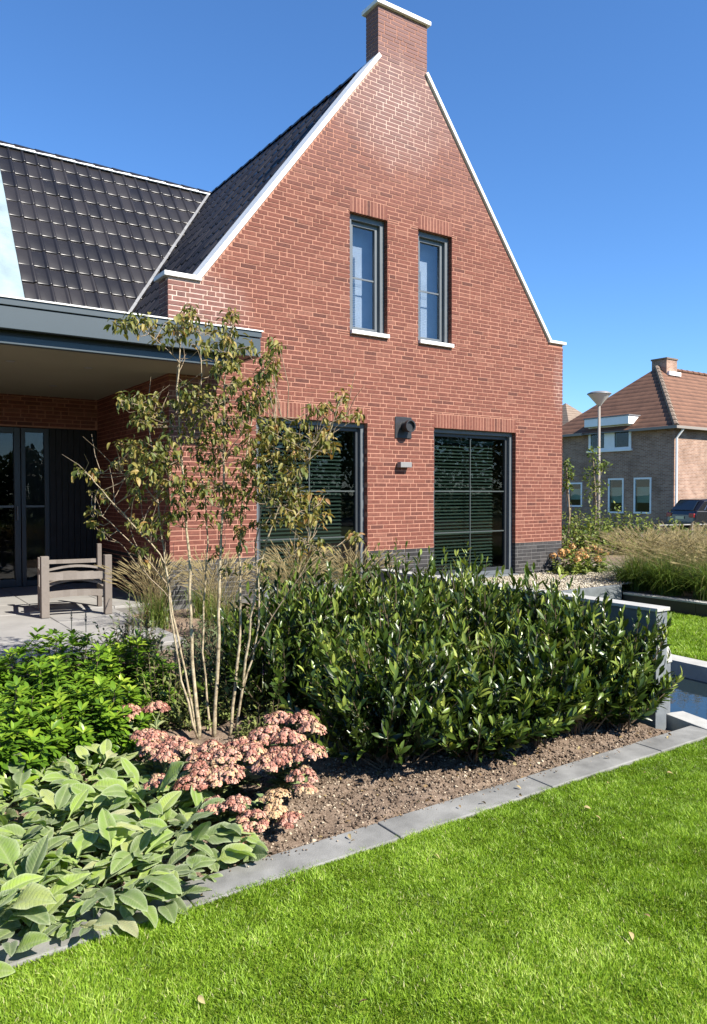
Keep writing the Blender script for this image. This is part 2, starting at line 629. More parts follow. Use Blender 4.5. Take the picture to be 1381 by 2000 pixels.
def courses(x_lo, x_hi, z0, z1, rng, lim=None):
    """wild bond: rows of stretchers with odd headers, random shifts"""
    out = []
    z = z0
    prev = 0
    while z < z1 - 0.012:
        zt = min(z + CRS, z1)
        sh = rng.choice([s for s in (0, .055, .11, .165) if abs(s - prev) > .02]); prev = sh
        x = x_lo - sh
        while x < x_hi:
            w = 0.11 if rng.random() < 0.16 else 0.22
            a, b = max(x, x_lo), min(x + w, x_hi)
            if b - a > 0.03: out.append([a, b, z, zt])
            x += w
        z += CRS
    return out


J = 0.0072
rb = random.Random(5)
lint_h = 0.21
lints = [(h[0], h[1], h[3], h[3] + lint_h) for h in holes]
bricks = []
for r in courses(L, RR, PL, 7.32, rb):
    lo, hi = xr_of(r[3] if r[3] > SHR else (r[2] + r[3]) / 2)
    a, b = max(r[0], lo), min(r[1], hi)
    if b - a < 0.03: continue
    ps = [(a, b, r[2], r[3])]
    for h in holes + lints:
        ps = [q for p in ps for q in subtract(p, h)]
    for p in ps:
        if p[1] - p[0] > 0.025 and p[3] - p[2] > 0.02:
            # square faces at the wall's and the openings' edges, joints elsewhere
            e0 = 0 if abs(p[0] - L) < 1e-6 or any(abs(p[0] - h[1]) < 1e-6 for h in holes) else J
            e1 = 0 if abs(p[1] - RR) < 1e-6 or any(abs(p[1] - h[0]) < 1e-6 for h in holes) else J
            bricks.append((p[0] + e0, p[1] - e1, p[2] + J, p[3] - J))


def bdist(b):
    c = np.array([(b[0] + b[1]) / 2, 0, (b[2] + b[3]) / 2]) - CAM
    return float(c @ FW)


def visible_px(b):
    c = np.array([(b[0] + b[1]) / 2, 0, (b[2] + b[3]) / 2]) - CAM
    d = c @ FW
    v = 1000 - FPX * (c @ UP) / d
    return 60 < v < 1080


bricks.sort(key=lambda b: (not visible_px(b), bdist(b) if b[1] - b[0] > .15 else bdist(b) + .8))


def brick_box(mb, b, rng):
    t = min(1, max(.1, rng.gauss(0.52, 0.2)))
    dy = rng.uniform(-.0018, .0018)
    mb.box(b[0], b[1], dy, 0.1, b[2], b[3], t)


def set_one(name, mb, mat, parent, origin):
    """one piece: own small mesh around its own origin"""
    mb.v = [(v[0] - origin[0], v[1] - origin[1], v[2] - origin[2]) for v in mb.v]
    o = mb.build(name, mat, None, loc=origin)
    return fix(o, parent)


NB = 240
for b in bricks[:NB]:
    m1 = MB(); brick_box(m1, b, rb)
    set_one('brick', m1, M['brick'], gable, ((b[0] + b[1]) / 2, 0, b[2]))
rest = MB()
for b in bricks[NB:]: brick_box(rest, b, rb)
tag(hb(rest, 'brickwork', M['brick'], gable), kind='stuff')

# soldier courses over the openings
for h in holes:
    lin = hb(MB().box(h[0] + .002, h[1] - .002, 0.005, 0.1, h[3] + .0005, h[3] + lint_h - .001), 'lintel', M['mortar'], house)
    n = round((h[1] - h[0]) / 0.06); w = (h[1] - h[0]) / n
    sm = MB()
    for i in range(n):
        sm.box(h[0] + i * w + (J if i else 0), h[0] + (i + 1) * w - (J if i < n - 1 else 0), rb.uniform(-.001, .003), .1, h[3], h[3] + lint_h - J, min(1, max(0, rb.gauss(.62, .2))))
    tag(hb(sm, 'soldier_bricks', M['brick'], lin), kind='stuff')

# plinth of anthracite brick
plos = [hb(MB().box(xa + .006, xb - .006, 0.0035, .3, -0.35, PL - .008), 'plinth', M['dark_mortar'], house) for xa, xb in ((L, D0), (D1, C0), (C1, RR))]
plo = plos[2]
pb = []
for xa, xb in ((L, D0), (D1, C0), (C1, RR)):
    pb += [(r[0] + (J if r[0] > xa + 1e-6 else 0), r[1] - (J if r[1] < xb - 1e-6 else 0), r[2] + J, r[3] - J) for r in courses(xa, xb, PL - 9 * CRS, PL, rb)]
pb.sort(key=lambda b: (b[0] < C1, b[0]))
for b in pb[:60]:
    m1 = MB(); brick_box(m1, b, rb)
    set_one('brick', m1, M['dark_brick'], plos[2] if b[0] > C1 - .01 else plos[1] if b[0] > D1 - .01 else plos[0], ((b[0] + b[1]) / 2, 0, b[2]))
rest = MB()
for b in pb[60:]: brick_box(rest, b, rb)
tag(hb(rest, 'brickwork', M['dark_brick'], plo), kind='stuff')

# side wall (under the canopy, faces -X), recessed wall, far walls
sw = MB(); sw.box(L + .008, L + .3, 0.302, 9.5, -0.4, 3.35)
sidew = hb(sw, 'side_wall', M['mortar'], house)
rest = MB()
for r in courses(0.102, YB + .0, PL - 9 * CRS, 3.3, rb):
    t = min(1, max(0, rb.gauss(.5, .22)))
    rest.box(L + rb.uniform(-.001, .001), L + .1, r[0] + J, r[1] - J, r[2] + J, r[3] - J, t if r[2] > PL - .01 else -1)
lo_ = MB(); hi_ = MB()
for fi in range(0, len(rest.f), 6):
    tgt = hi_ if rest.t[fi] >= 0 else lo_
    n = len(tgt.v); base = rest.f[fi][3]
    k = min(min(f) for f in rest.f[fi:fi + 6])
    tgt.v += rest.v[k:k + 8]
    for f in rest.f[fi:fi + 6]: tgt.f.append(tuple(n + q - k for q in f)); tgt.t.append(max(0.3, rest.t[fi]))
tag(hb(hi_, 'brickwork', M['brick'], sidew), kind='stuff')
tag(hb(lo_, 'plinth_brickwork', M['dark_brick'], sidew), kind='stuff')
# shoulder parapet seen from the side
ps_ = MB()
for r in courses(0.1, 0.30, 3.3, SHL, rb): ps_.box(L, L + .1, r[0] + J, r[1] - J, r[2] + J, r[3] - J, rb.random())
tag(hb(ps_, 'parapet_bricks', M['brick'], sidew), kind='stuff')
hb(MB().box(L + .006, L + .12, 0.11, .298, 3.36, SHL - .01), 'parapet', M['mortar'], house)
rw = MB()
rw.box(-5, L + .006, YB + .008, YB + .3, 2.285, 3.3); rw.box(-5, 0.4, YB + .008, YB + .3, -.4, 2.283)
recw = hb(rw, 'recessed_wall', M['mortar'], house)
rest = MB()
for r in courses(-1.0, L, 2.30, 3.0, rb):
    rest.box(r[0] + J, r[1] - J, YB + rb.uniform(-.001, .001), YB + .1, r[2] + J, r[3] - J, min(1, max(0, rb.gauss(.5, .22))))
tag(hb(rest, 'brickwork', M['brick'], recw), kind='stuff')
hb(MB().box(-.12, .18, -.9, YB - .002, -.3, 2.727), 'added_shade_wall', M['mortar'], house)  # unseen wall added left of the recess to keep light out of it
ow = MB(); ow.box(RR - .3, RR - .008, 0.302, 13.0, -.4, 3.2); ow.box(-5, RR - .31, 12.7, 13.0, -.4, 3.2); ow.box(-5, -4.7, YB + .31, 12.69, -.4, 3.2)
hb(ow, 'rear_walls', M['mortar'], house)
hb(MB().box(-4.69, RR - .31, YB + .4, 12.68, -.39, -.02), 'floor_slab', M['interior'], house)
hb(MB().box(L + .31, RR - .31, .31, YB + .39, -.39, -.021), 'floor_slab', M['interior'], house)
hb(MB().box(L + .31, RR - .31, .31, 12.6, 2.75, 3.0), 'ceiling', M['interior'], house)
hb(MB().box(L + .31, RR - .31, 2.2, 2.3, -.02, 2.74), 'room_partition', M['interior'], house)

# gable copings
def slope_bar(x0, z0, x1, z1, th, y0, y1):
    d = Vector((x1 - x0, 0, z1 - z0)).normalized(); n = Vector((-d.z, 0, d.x))
    if n.z < 0: n = -n
    a = Vector((x0, 0, z0)); b = Vector((x1, 0, z1))
    p = [a, b, b + n * th, a + n * th]
    m = MB()
    q = [(v.x, v.z) for v in p]
    if (q[1][0] - q[0][0]) * (q[2][1] - q[1][1]) - (q[1][1] - q[0][1]) * (q[2][0] - q[1][0]) < 0: q = q[::-1]
    return m.prism(q, y0, y1)


hb(MB().box(L - .05, LSX + .02, -.035, .34, SHL, SHL + .055), 'coping', M['coping'], house, bevel=.006)
hb(slope_bar(LSX + .005, LSZ + .012, KL + .04, LTZ + .06, .06, -.036, .335), 'coping', M['coping'], house, bevel=.006)
hb(slope_bar(KR - .04, RTZ + .06, RSX - .005, RSZ + .012, .05, -.035, .335), 'coping', M['coping'], house, bevel=.006)
hb(MB().box(RSX - .02, RR + .05, -.036, .34, SHR, SHR + .045), 'coping', M['coping'], house, bevel=.006)

# chimney
ch = hb(MB().box(KL + .004, KR - .004, .004, .292, 7.28, KT - .002), 'chimney', M['mortar'], house)
rest = MB()
for r in courses(KL, KR, 7.32, KT, rb): brick_box(rest, (r[0] + (J if r[0] > KL + 1e-6 else 0), r[1] - (J if r[1] < KR - 1e-6 else 0), r[2] + J, r[3] - J), rb)
for r in courses(.102, .30, 7.1, KT, rb):
    rest.box(KL, KL + .1, r[0] + J, r[1] - J, r[2] + J, r[3] - J, rb.random())
    rest.box(KR - .1, KR, r[0] + J, r[1] - J, r[2] + J, r[3] - J, rb.random())
for r in courses(KL + .102, KR - .102, 7.1, KT, rb): rest.box(r[0] + J, r[1] - J, .24, .30, r[2] + J, r[3] - J, rb.random())
tag(hb(rest, 'brickwork', M['brick'], ch), kind='stuff')
hb(MB().box(KL - .045, KR + .045, -.045, .345, KT, KT + .06), 'cap', M['coping'], ch, bevel=.008)

# ---------------- roofs: underlay planes and glazed pan tiles
TW, TG = 0.235, 0.425
CA = math.cos(math.atan(PITCHT)); SA = math.sin(math.atan(PITCHT))
roofm = MB()
EX = 3.02      # eaves
zt = lambda dx: RZ - PITCHT * dx
roofm.poly([(EX, .31, zt(RX - EX) - .05), (RX, .31, RZ - .05), (RX, 13.2, RZ - .05), (EX, 13.2, zt(RX - EX) - .05)][::-1])
roofm.poly([(RX, .31, RZ - .05), (RR + .25, .31, zt(RR + .25 - RX) - .05), (RR + .25, 13.2, zt(RR + .25 - RX) - .05), (RX, 13.2, RZ - .05)][::-1])
EY = 3.05
roofm.poly([(-5.3, EY, RZ - PITCHT * (RY - EY) - .05), (RX, EY, RZ - PITCHT * (RY - EY) - .05), (RX, RY, RZ - .05), (-5.3, RY, RZ - .05)])
roofm.poly([(-5.3, RY, RZ - .05), (RX, RY, RZ - .05), (RX, 13.2, RZ - PITCHT * (13.2 - RY) - .05), (-5.3, 13.2, RZ - PITCHT * (13.2 - RY) - .05)])
roofo = hb(roofm, 'roof', M['black'], house)


def tile_template():
    """pan tile: local x across, y up the slope, z outward; flat pan, one roll, rounded lower lip"""
    prof = [(0.0, 0.006), (0.012, 0.004), (0.165, 0.004), (0.176, 0.008), (0.188, 0.022), (0.206, 0.029), (0.224, 0.024), (0.236, 0.010), (0.2415, -0.004)]
    ys = [(-0.035, -0.018), (-0.037, 0.0), (-0.031, 0.010), (-0.016, 0.0165), (TG + .02, -0.006)]
    V = []; F = []
    for y, dz in ys:
        for x, z in prof: V.append((x, y, z + dz + .016))
    k = len(prof)
    for j in range(len(ys) - 1):
        for i in range(k - 1):
            F.append((j * k + i, j * k + i + 1, (j + 1) * k + i + 1, (j + 1) * k + i))
    return np.array(V), np.array(F)


TV, TF = tile_template()
rt_ = random.Random(3)
tile_me = []
for q in range(6):
    tile_me.append(fast('roof_tile', TV, [TF], M['tile'], np.full(len(TF), q / 5.0), smooth=True))

ax_main = (np.array([1, 0, 0.]), np.array([0, CA, SA]), np.array([0, -SA, CA]))
ax_gab = (np.array([0, -1, 0.]), np.array([CA, 0, SA]), np.array([-SA, 0, CA]))
ax_gabr = (np.array([0, 1, 0.]), np.array([-CA, 0, SA]), np.array([SA, 0, CA]))
spots = []
SLEN = (RY - EY) / CA
nrow = int(SLEN / TG)
for i in range(-1, 24):               # main roof, over x (columns from the zinc sheet to the valley)
    for j in range(nrow + 1):
        d = SLEN - (j + 1) * TG                       # distance up from the eaves
        o = np.array([2.36 + i * TW, EY, RZ - PITCHT * (RY - EY)]) + ax_main[1] * d
        if d < -0.1: continue
        # skip what lies well under the other roof
        if o[0] - (RX - (RY - o[1])) > 0.28: continue
        if o[0] < 2.30: continue
        spots.append((o, ax_main, 0))
SL2 = (RX - EX) / CA
for i in range(0, 40):                # gable roof, left slope
    for j in range(int(SL2 / TG) + 1):
        d = SL2 - (j + 1) * TG
        if d < -0.1: continue
        y = 0.31 + (i + 1) * TW
        o = np.array([EX, y, RZ - PITCHT * (RX - EX)]) + ax_gab[1] * d
        if o[1] - (RY - (RX - o[0])) > 0.35: continue
        spots.append((o, ax_gab, 1))


def shows(o):
    c = o - CAM
    d = c @ FW
    u = 690.5 + FPX * (c @ RT) / d; v = 1000 - FPX * (c @ UP) / d
    main_cov = v > 596 + 0.146 * u
    return (-25 < u < 760) and not main_cov, d


keyed = []
for s in spots:
    ok, d = shows(s[0] + s[1][1] * .2)
    keyed.append((not ok, d, s))
keyed.sort(key=lambda k: (k[0], k[1]))
nt_obj = 0
RV, RF, RTI = [], [], []
for hid, d, (o, ax, wh) in keyed:
    Rm = np.stack(ax, 1)
    if not hid and nt_obj < 300:
        ob = bpy.data.objects.new('roof_tile', tile_me[rt_.randrange(6)])
        link(ob)
        mw = Matrix(((Rm[0, 0], Rm[0, 1], Rm[0, 2], 0), (Rm[1, 0], Rm[1, 1], Rm[1, 2], 0), (Rm[2, 0], Rm[2, 1], Rm[2, 2], 0), (0, 0, 0, 1)))
        eul = mw.to_euler()
        ob.rotation_euler = (eul.x + rt_.gauss(0, .006), eul.y + rt_.gauss(0, .006), eul.z + rt_.gauss(0, .004))
        ob.location = Vector(o + ax[0] * rt_.gauss(0, .003) + ax[1] * rt_.gauss(0, .004) + ax[2] * rt_.gauss(0, .0015))
        fix(ob, roofo)
        nt_obj += 1
    else:
        n = len(RV) * len(TV)
        RV.append(TV @ Rm.T + o); RF.append(TF + n); RTI.append(np.full(len(TF), rt_.random()))
for i in range(-32, -1):              # the rest of the main roof, further left
    if 2.36 + i * TW > 1.2 or 2.36 + i * TW < -5.2: continue
    for j in range(nrow):
        o = np.array([2.36 + i * TW, EY, RZ - PITCHT * (RY - EY)]) + ax_main[1] * (SLEN - (j + 1) * TG)
        n = len(RV) * len(TV); RV.append(TV @ np.stack(ax_main, 1).T + o); RF.append(TF + n); RTI.append(np.full(len(TF), rt_.random()))
for i in range(0, 52):                # right slope of the gable roof
    for j in range(int(SL2 / TG)):
        o = np.array([2 * RX - EX, .31 + i * TW, RZ - PITCHT * (RX - EX)]) + ax_gabr[1] * (SL2 - (j + 1) * TG)
        n = len(RV) * len(TV); RV.append(TV @ np.stack(ax_gabr, 1).T + o); RF.append(TF + n); RTI.append(np.full(len(TF), rt_.random()))
ob = mob('roof_tiles', fast('roof_tiles', np.concatenate(RV), [np.concatenate(RF)], M['tile'], np.concatenate(RTI), smooth=True))
tag(fix(ob, roofo), kind='stuff')


def ridge(p, q, n, name='ridge_tile'):
    """half-round ridge caps, each overlapping the next"""
    p = np.array(p, float); q = np.array(q, float); d = (q - p) / n
    e = d / np.linalg.norm(d); side = np.cross(e, [0, 0, 1.])
    for i in range(n):
        m = MB(); a = p + d * i; b = a + d * 1.05
        ring = []
        for (c, r) in ((a, .115), (b, .1)):
            for k in range(7):
                w = math.pi * k / 6
                ring.append(c + side * math.cos(w) * r + np.array([0, 0, 1]) * (math.sin(w) * r * .8))
        m.v = [tuple(v) for v in ring]
        for k in range(6): m.f.append((k, k + 1, 8 + k, 7 + k)); m.t.append(.5)
        m.f.append(tuple(range(7))); m.t.append(.5)
        hb(m, name, M['tile'], roofo, smooth=True)


ridge((1.6, RY, RZ - .03), (RX, RY, RZ - .03), 14)
ridge((RX, .32, RZ - .035), (RX, RY, RZ - .035), 16)
# pale strip just under the main ridge, zinc sheet at the left, valley gutter
o = np.array([1.2, RY, RZ]) - ax_main[1] * .14 + ax_main[2] * .052
m = MB()
for w0, w1, up_ in ((.02, .075, .0),):
    a = o + ax_main[1] * w0; b = o + ax_main[1] * w1
    m.hexa([a, a + [5.36, 0, 0], a + [5.36, 0, 0] + ax_main[2] * .02, a + ax_main[2] * .02, b, b + [5.36, 0, 0], b + [5.36, 0, 0] + ax_main[2] * .02, b + ax_main[2] * .02])
hb(m, 'ridge_strip', M['coping'], roofo)
e0 = np.array([0, EY, RZ - PITCHT * (RY - EY)])
def rp(x, s, h): return tuple(e0 + np.array([x, 0, 0]) + ax_main[1] * s + ax_main[2] * h)
sl = SLEN - .62
hb(MB().hexa([rp(1.28, 0, 0), rp(2.345, 0, 0), rp(2.345, sl, 0), rp(1.28, sl, 0), rp(1.28, 0, .075), rp(2.345, 0, .075), rp(2.345, sl, .075), rp(1.28, sl, .075)]), 'zinc_sheet', M['zinc'], roofo, bevel=.01)
for xs_ in (1.55, 1.95):
    hb(MB().hexa([rp(xs_, 0, .076), rp(xs_ + .02, 0, .076), rp(xs_ + .02, sl, .076), rp(xs_, sl, .076), rp(xs_, 0, .1), rp(xs_ + .02, 0, .1), rp(xs_ + .02, sl, .1), rp(xs_, sl, .1)]), 'standing_seam', M['zinc'], roofo)
va = np.array([RX - .02, RY - .02, RZ]); vd = np.array([-1, -1, -PITCHT]); vd = vd / np.linalg.norm(vd)
vs = np.array([1, -1, 0]) / math.sqrt(2); vu = np.cross(vs, vd); vu = vu if vu[2] > 0 else -vu
m = MB()
vl = 5.6
for i in range(12):
    a = va + vd * vl * i / 12; b = va + vd * vl * (i + 1.06) / 12
    c = vu * (.058 + .004 * (i % 2))
    m.poly([a - vs * .034 + c + vu * .03, a + c, b + c, b - vs * .034 + c + vu * .03]); m.poly([a + c, a + vs * .034 + c + vu * .03, b + vs * .034 + c + vu * .03, b + c])
hb(m, 'valley_flashing', M['lead'], roofo)

# ---------------- windows
def window(x0, x1, z0, z1, upper):
    yf = 0.075
    w = hb(MB().box(x0 + .001, x1 - .001, yf + .075, yf + .12, z0 + .001, z0 + .05), 'window', M['frame'], house)
    fw = .075 if upper else .062
    f = MB()
    f.box(x0, x0 + fw, yf, yf + .07, z0, z1); f.box(x1 - fw, x1, yf, yf + .07, z0, z1)
    f.box(x0 + fw, x1 - fw, yf + .0005, yf + .07, z1 - fw, z1 - .0005); f.box(x0 + fw, x1 - fw, yf + .0005, yf + .07, z0 + .0005, z0 + fw)
    hb(f, 'frame', M['frame'], w, bevel=.004)
    # inner sash, set back
    a0, a1, b0, b1 = x0 + fw, x1 - fw, z0 + fw, z1 - fw
    sw_ = .055 if upper else .05
    ys = yf + .05
    s = MB()
    s.box(a0 - .002, a0 + sw_, ys, ys + .06, b0, b1); s.box(a1 - sw_, a1 + .002, ys, ys + .06, b0, b1)
    s.box(a0 + sw_, a1 - sw_, ys + .0005, ys + .06, b1 - sw_, b1); s.box(a0 + sw_, a1 - sw_, ys + .0005, ys + .06, b0, b0 + sw_)
    hb(s, 'sash', M['frame'] if upper else M['dark_frame'], w, bevel=.003)
    yp = ys + .03
    hb(MB().box(a0 + sw_ - .01, a1 - sw_ + .01, yp, yp + .006, b0 + sw_ - .01, b1 - sw_ + .01), 'pane', M['glass_up'] if upper else M['glass'], w)
    bars = []
    if upper:
        zc = z0 + (z1 - z0) * .49
        bars.append((a0 + sw_, a1 - sw_, zc - .011, zc + .011))
    else:
        for q in (.585, .305):
            zc = z0 + (z1 - z0) * q
            bars.append((a0 + sw_, a1 - sw_, zc - .009, zc + .009))
        xc = (x0 + x1) / 2
        bars.append((xc - .007, xc + .007, b0 + sw_, b1 - sw_))
    for i, q in enumerate(bars):
        hb(MB().box(q[0], q[1], yp - .012 - .002 * i, yp - .001, q[2], q[3]), 'glazing_bar', M['frame'] if upper else M['bar'], w)
    if upper:
        hb(MB().box(x0 + .01, x1 + .012, -.045, yf + .02, z0 - .002, z0 + .05), 'sill', M['coping'], w, bevel=.004)
        # white blind over the left half, behind the glass
        bl = MB()
        zz = b0
        while zz < b1 - .34:
            bl.hexa([(a0, yp + .07, zz), (a0 + (a1 - a0) * .55, yp + .07, zz), (a0 + (a1 - a0) * .55, yp + .10, zz + .012), (a0, yp + .10, zz + .012),
                     (a0, yp + .07, zz + .003), (a0 + (a1 - a0) * .55, yp + .07, zz + .003), (a0 + (a1 - a0) * .55, yp + .10, zz + .015), (a0, yp + .10, zz + .015)])
            zz += .024
        tag(hb(bl, 'blind', M['white_blind'], w), kind='stuff')
        hb(MB().box(a0 - .05, a1 + .05, yp + .18, yp + .19, b0 - .05, b1 + .05), 'pane_brightener', M['pane_brightener'], w)  # added pale sheet across the whole pane, makes the glass look brighter
    else:
        hb(MB().box(x0 - .03, x1 + .03, -.05, yf + .02, z0 - .05, z0 - .001), 'sill', M['stone'], w, bevel=.005)
        bl = MB()
        zz = b0 + .02; xe = a1 - .22
        while zz < b1 - .14:
            y0 = yp + .07
            bl.hexa([(a0, y0, zz), (xe, y0, zz), (xe, y0 + .042, zz + .022), (a0, y0 + .042, zz + .022),
                     (a0, y0, zz + .003), (xe, y0, zz + .003), (xe, y0 + .042, zz + .025), (a0, y0 + .042, zz + .025)])
            zz += .052
        bl.box(a0, xe, yp + .06, yp + .12, b1 - .13, b1 - .08)
        tag(hb(bl, 'blind', M['blind'], w), kind='stuff')
    return w


window(D0, D1, .03, T0, False)
window(C0, C1, .03, T0, False)
window(A0, A1, S1, T1, True)
window(B0, B1, S1, T1, True)

# ---------------- glazed doors and black boarding in the recess
def glazed(x0, x1, z0, z1, y, name, fw):
    f = MB()
    f.box(x0, x0 + fw, y, y + .09, z0, z1); f.box(x1 - fw, x1, y, y + .09, z0, z1)
    f.box(x0 + fw, x1 - fw, y + .001, y + .09, z1 - fw, z1 - .001); f.box(x0 + fw, x1 - fw, y + .001, y + .09, z0, z0 + fw * 1.2)
    d = hb(f, name, M['dark_frame'], house, bevel=.004)
    hb(MB().box(x0 + fw - .01, x1 - fw + .01, y + .045, y + .051, z0 + fw, z1 - fw + .01), 'pane', M['glass'], d)
    hb(MB().box(x0 + fw, x1 - fw, y + .03, y + .044, z0 + 1.13, z0 + 1.16), 'glazing_bar', M['frame'], d)
    return d


dr = glazed(0.42, 2.075, .0, 2.275, YB + .03, 'glazed_door', .085)
hb(MB().box(2.015, 2.03, YB - .03, YB + .03, .95, 1.15), 'handle', M['lead'], dr)
glazed(2.085, 2.46, .0, 2.275, YB + .03, 'side_light', .06)
cl = hb(MB().box(2.465, L, YB + .05, YB + .12, 0, 2.28), 'timber_cladding', M['black'], house)
nb_ = 8
for i in range(nb_):
    w = (L - 2.47) / nb_
    hb(MB().box(2.47 + i * w + .004, 2.47 + (i + 1) * w - .004, YB + .02, YB + .0495, 0.02, 2.28), 'board', M['boards'], cl)

# ---------------- the canopy
CX = 3.86
cano = hb(MB().box(-4.5, L - .004, -.90, YB - .005, 2.86, 3.06).box(L, CX - .053, -.90, -.006, 2.86, 3.0595), 'canopy', M['black'], house)
hb(MB().box(-4.5, CX, -.97, -.905, 2.85, 3.055), 'fascia', M['fascia'], cano, bevel=.004)
hb(MB().box(CX - .052, CX - .001, -.904, -.006, 2.851, 3.054), 'fascia', M['fascia'], cano, bevel=.004)
hb(MB().box(-4.5, CX + .006, -.985, -.84, 3.062, 3.125), 'roof_trim', M['fascia'], cano, bevel=.004)
hb(MB().box(CX - .08, CX + .005, -.838, -.01, 3.063, 3.124), 'roof_trim', M['fascia'], cano, bevel=.004)
hb(MB().box(-4.5, CX + .02, -1.0, -.83, 3.126, 3.14), 'drip_edge', M['coping'], cano)
hb(MB().box(-4.5, L - .006, -.829, YB - .01, 3.061, 3.10), 'roofing', M['black'], cano)
hb(MB().box(-4.5, CX - .22, -.86, -.78, 2.728, 2.802), 'beam', M['fascia'], cano, bevel=.004)
hb(MB().box(-4.5, CX - .23, -.82, -.785, 2.803, 2.859), 'painted_shade_strip', M['black'], cano)  # solid black strip painted in as the shade between fascia and beam
sof = hb(MB().box(-4.5, L - .002, -.779, YB - .012, 2.735, 2.80), 'soffit', M['soffit'], cano)
hb(MB().box(L, CX - .22, -.779, -.012, 2.736, 2.80), 'soffit', M['soffit'], cano)
for u, v in ((172, 718), (104, 753), (20, 705)):
    p = onZ(u, v, 2.735)
    m = MB().lathe([(.0, -.004), (.045, -.004), (.05, 0.0), (.05, .01)], (p[0], p[1], 2.733), 16)
    hb(m, 'downlight', M['lead'], cano)
hb(MB().box(-4.4, -4.3, -.85, -.75, -.1, 2.727), 'post', M['fascia'], cano)

# flue outlet and lamp on the wall
fl = empty('flue_vent', (6.635, 0, 2.27), 'square black flue outlet with round pipe between the ground floor windows', 'vent')
hb(MB().box(6.487, 6.783, -.014, -.002, 2.118, 2.42), 'plate', M['black'], fl, bevel=.003)
m = MB(); cy = (6.66, 2.285)
prof = [(.072, -.014), (.072, -.10), (.088, -.10), (.088, -.155), (.07, -.155), (.06, -.12), (0.0, -.12)]
for i in range(len(prof) - 1):
    for k in range(20):
        a, b = 2 * math.pi * k / 20, 2 * math.pi * (k + 1) / 20
        (r0, y0), (r1, y1) = prof[i], prof[i + 1]
        m.poly([(cy[0] + r0 * math.cos(a), y0, cy[1] + r0 * math.sin(a)), (cy[0] + r0 * math.cos(b), y0, cy[1] + r0 * math.sin(b)),
                (cy[0] + r1 * math.cos(b), y1, cy[1] + r1 * math.sin(b)), (cy[0] + r1 * math.cos(a), y1, cy[1] + r1 * math.sin(a))])
hb(m, 'pipe', M['black'], fl)
lm = empty('wall_lamp', (6.62, 0, 1.73), 'small grey box lamp on the brick wall under the flue outlet', 'lamp')
hb(MB().box(6.52, 6.72, -.10, -.012, 1.697, 1.772), 'lamp_body', simple('lamp_grey', (0.2, 0.195, 0.19), .5, .5), lm, bevel=.004)
hb(MB().box(6.56, 6.68, -.0115, -.002, 1.70, 1.768), 'back_plate', M['black'], lm)

# ------------------------------------------------------------------ paving, kerb, wall, pond, gravel
patio = tag(MB().box(-3.0, 2.55, -2.05, YB - .01, -.30, -.03).box(2.551, L - .002, 0.02, YB - .01, -.30, -.03).build('patio', M['joint']), kind='structure')
TS = .80
pm = {}
rp_ = random.Random(9)
for i in range(8):
    for j in range(7):
        x0 = -3.0 + i * TS + .004; y0 = -2.05 + j * TS + .004
        x1 = min(x0 + TS - .008, 2.55 if y0 < 0 else L - .004); y1 = min(y0 + TS - .008, YB - .012)
        if x0 > 2.5 and y0 < 0: continue
        if x1 - x0 < .05 or y1 - y0 < .05: continue
        key = (round(x1 - x0, 3), round(y1 - y0, 3), rp_.randrange(3))
        if key not in pm:
            mm = MB(); w, d, b = key[0], key[1], .006
            mm.v = [(0, 0, -.04), (w, 0, -.04), (w, d, -.04), (0, d, -.04), (0, 0, -b), (w, 0, -b), (w, d, -b), (0, d, -b), (b, b, 0), (w - b, b, 0), (w - b, d - b, 0), (b, d - b, 0)]
            mm.f = [(0, 1, 5, 4), (1, 2, 6, 5), (2, 3, 7, 6), (3, 0, 4, 7), (4, 5, 9, 8), (5, 6, 10, 9), (6, 7, 11, 10), (7, 4, 8, 11), (8, 9, 10, 11)]
            mm.t = [.5] * 9
            pm[key] = mm.mesh('paving_tile', M['paving'])
        o = mob('paving_tile', pm[key], patio, (x0, y0, rp_.uniform(-.002, .002)))

KY0, KY1 = -5.75, -5.56
kerb = tag(MB().box(-1.9, 4.78, KY0 + .012, KY1 - .012, -.42, -.305).build('kerb', M['joint']), kind='structure')
kx = [-1.9, -.92, .085, 1.10, 2.119, 3.168, 4.17, 4.80]
for a, b in zip(kx[:-1], kx[1:]):
    m = MB().box(0, b - a - .006, 0, KY1 - KY0, -.14, 0)
    o = m.build('kerb_stone', M['kerb'], kerb, bevel=.006, loc=(a + .003, KY0, -.283 + rp_.uniform(-.003, .003)))
    o.rotation_euler = (rp_.uniform(-.006, .006), 0, rp_.uniform(-.002, .002))

# free-standing stone wall beside the hedge
WX = 4.70
gw = empty('garden_wall', (WX, -4, -.3), 'low blue-grey stone wall with pale coping behind the laurel hedge', 'wall')
ws = [-5.36, -4.55, -3.72, -2.9, -2.05]
for a, b in zip(ws[:-1], ws[1:]):
    hb(MB().box(WX, WX + .13, a + .003, b - .003, -.42, .485), 'slab', M['stone'], gw, bevel=.004)
    hb(MB().box(WX - .012, WX + .142, a - (.012 if a == ws[0] else -.002), b - .002, .486, .512), 'coping', M['pale_stone'], gw, bevel=.004)
# rounded spout slab on the pond side
spo = empty('water_spout', (4.9, -5.1, -.3), 'rounded grey stone spout slab beside the pond at the wall end', 'water spout')
pts = [(-5.32, -.42), (-5.12, -.42), (-5.12, .30)]
for k in range(9):
    w = math.pi / 2 * k / 8
    pts.append((-5.12 - .20 * math.sin(w) * 1.0, .30 - .20 * (1 - math.cos(w)) * 1.0))
hb(MB().prismx([(y, z) for y, z in pts], WX + .145, WX + .235), 'slab', M['stone'], spo, bevel=.004)
hb(MB().prismx([(y - .0125, z + .0015) for y, z in pts[3:]] + [(y - .001, z - .012) for y, z in pts[3:]][::-1], WX + .148, WX + .232), 'lip', M['pale_stone'], spo)

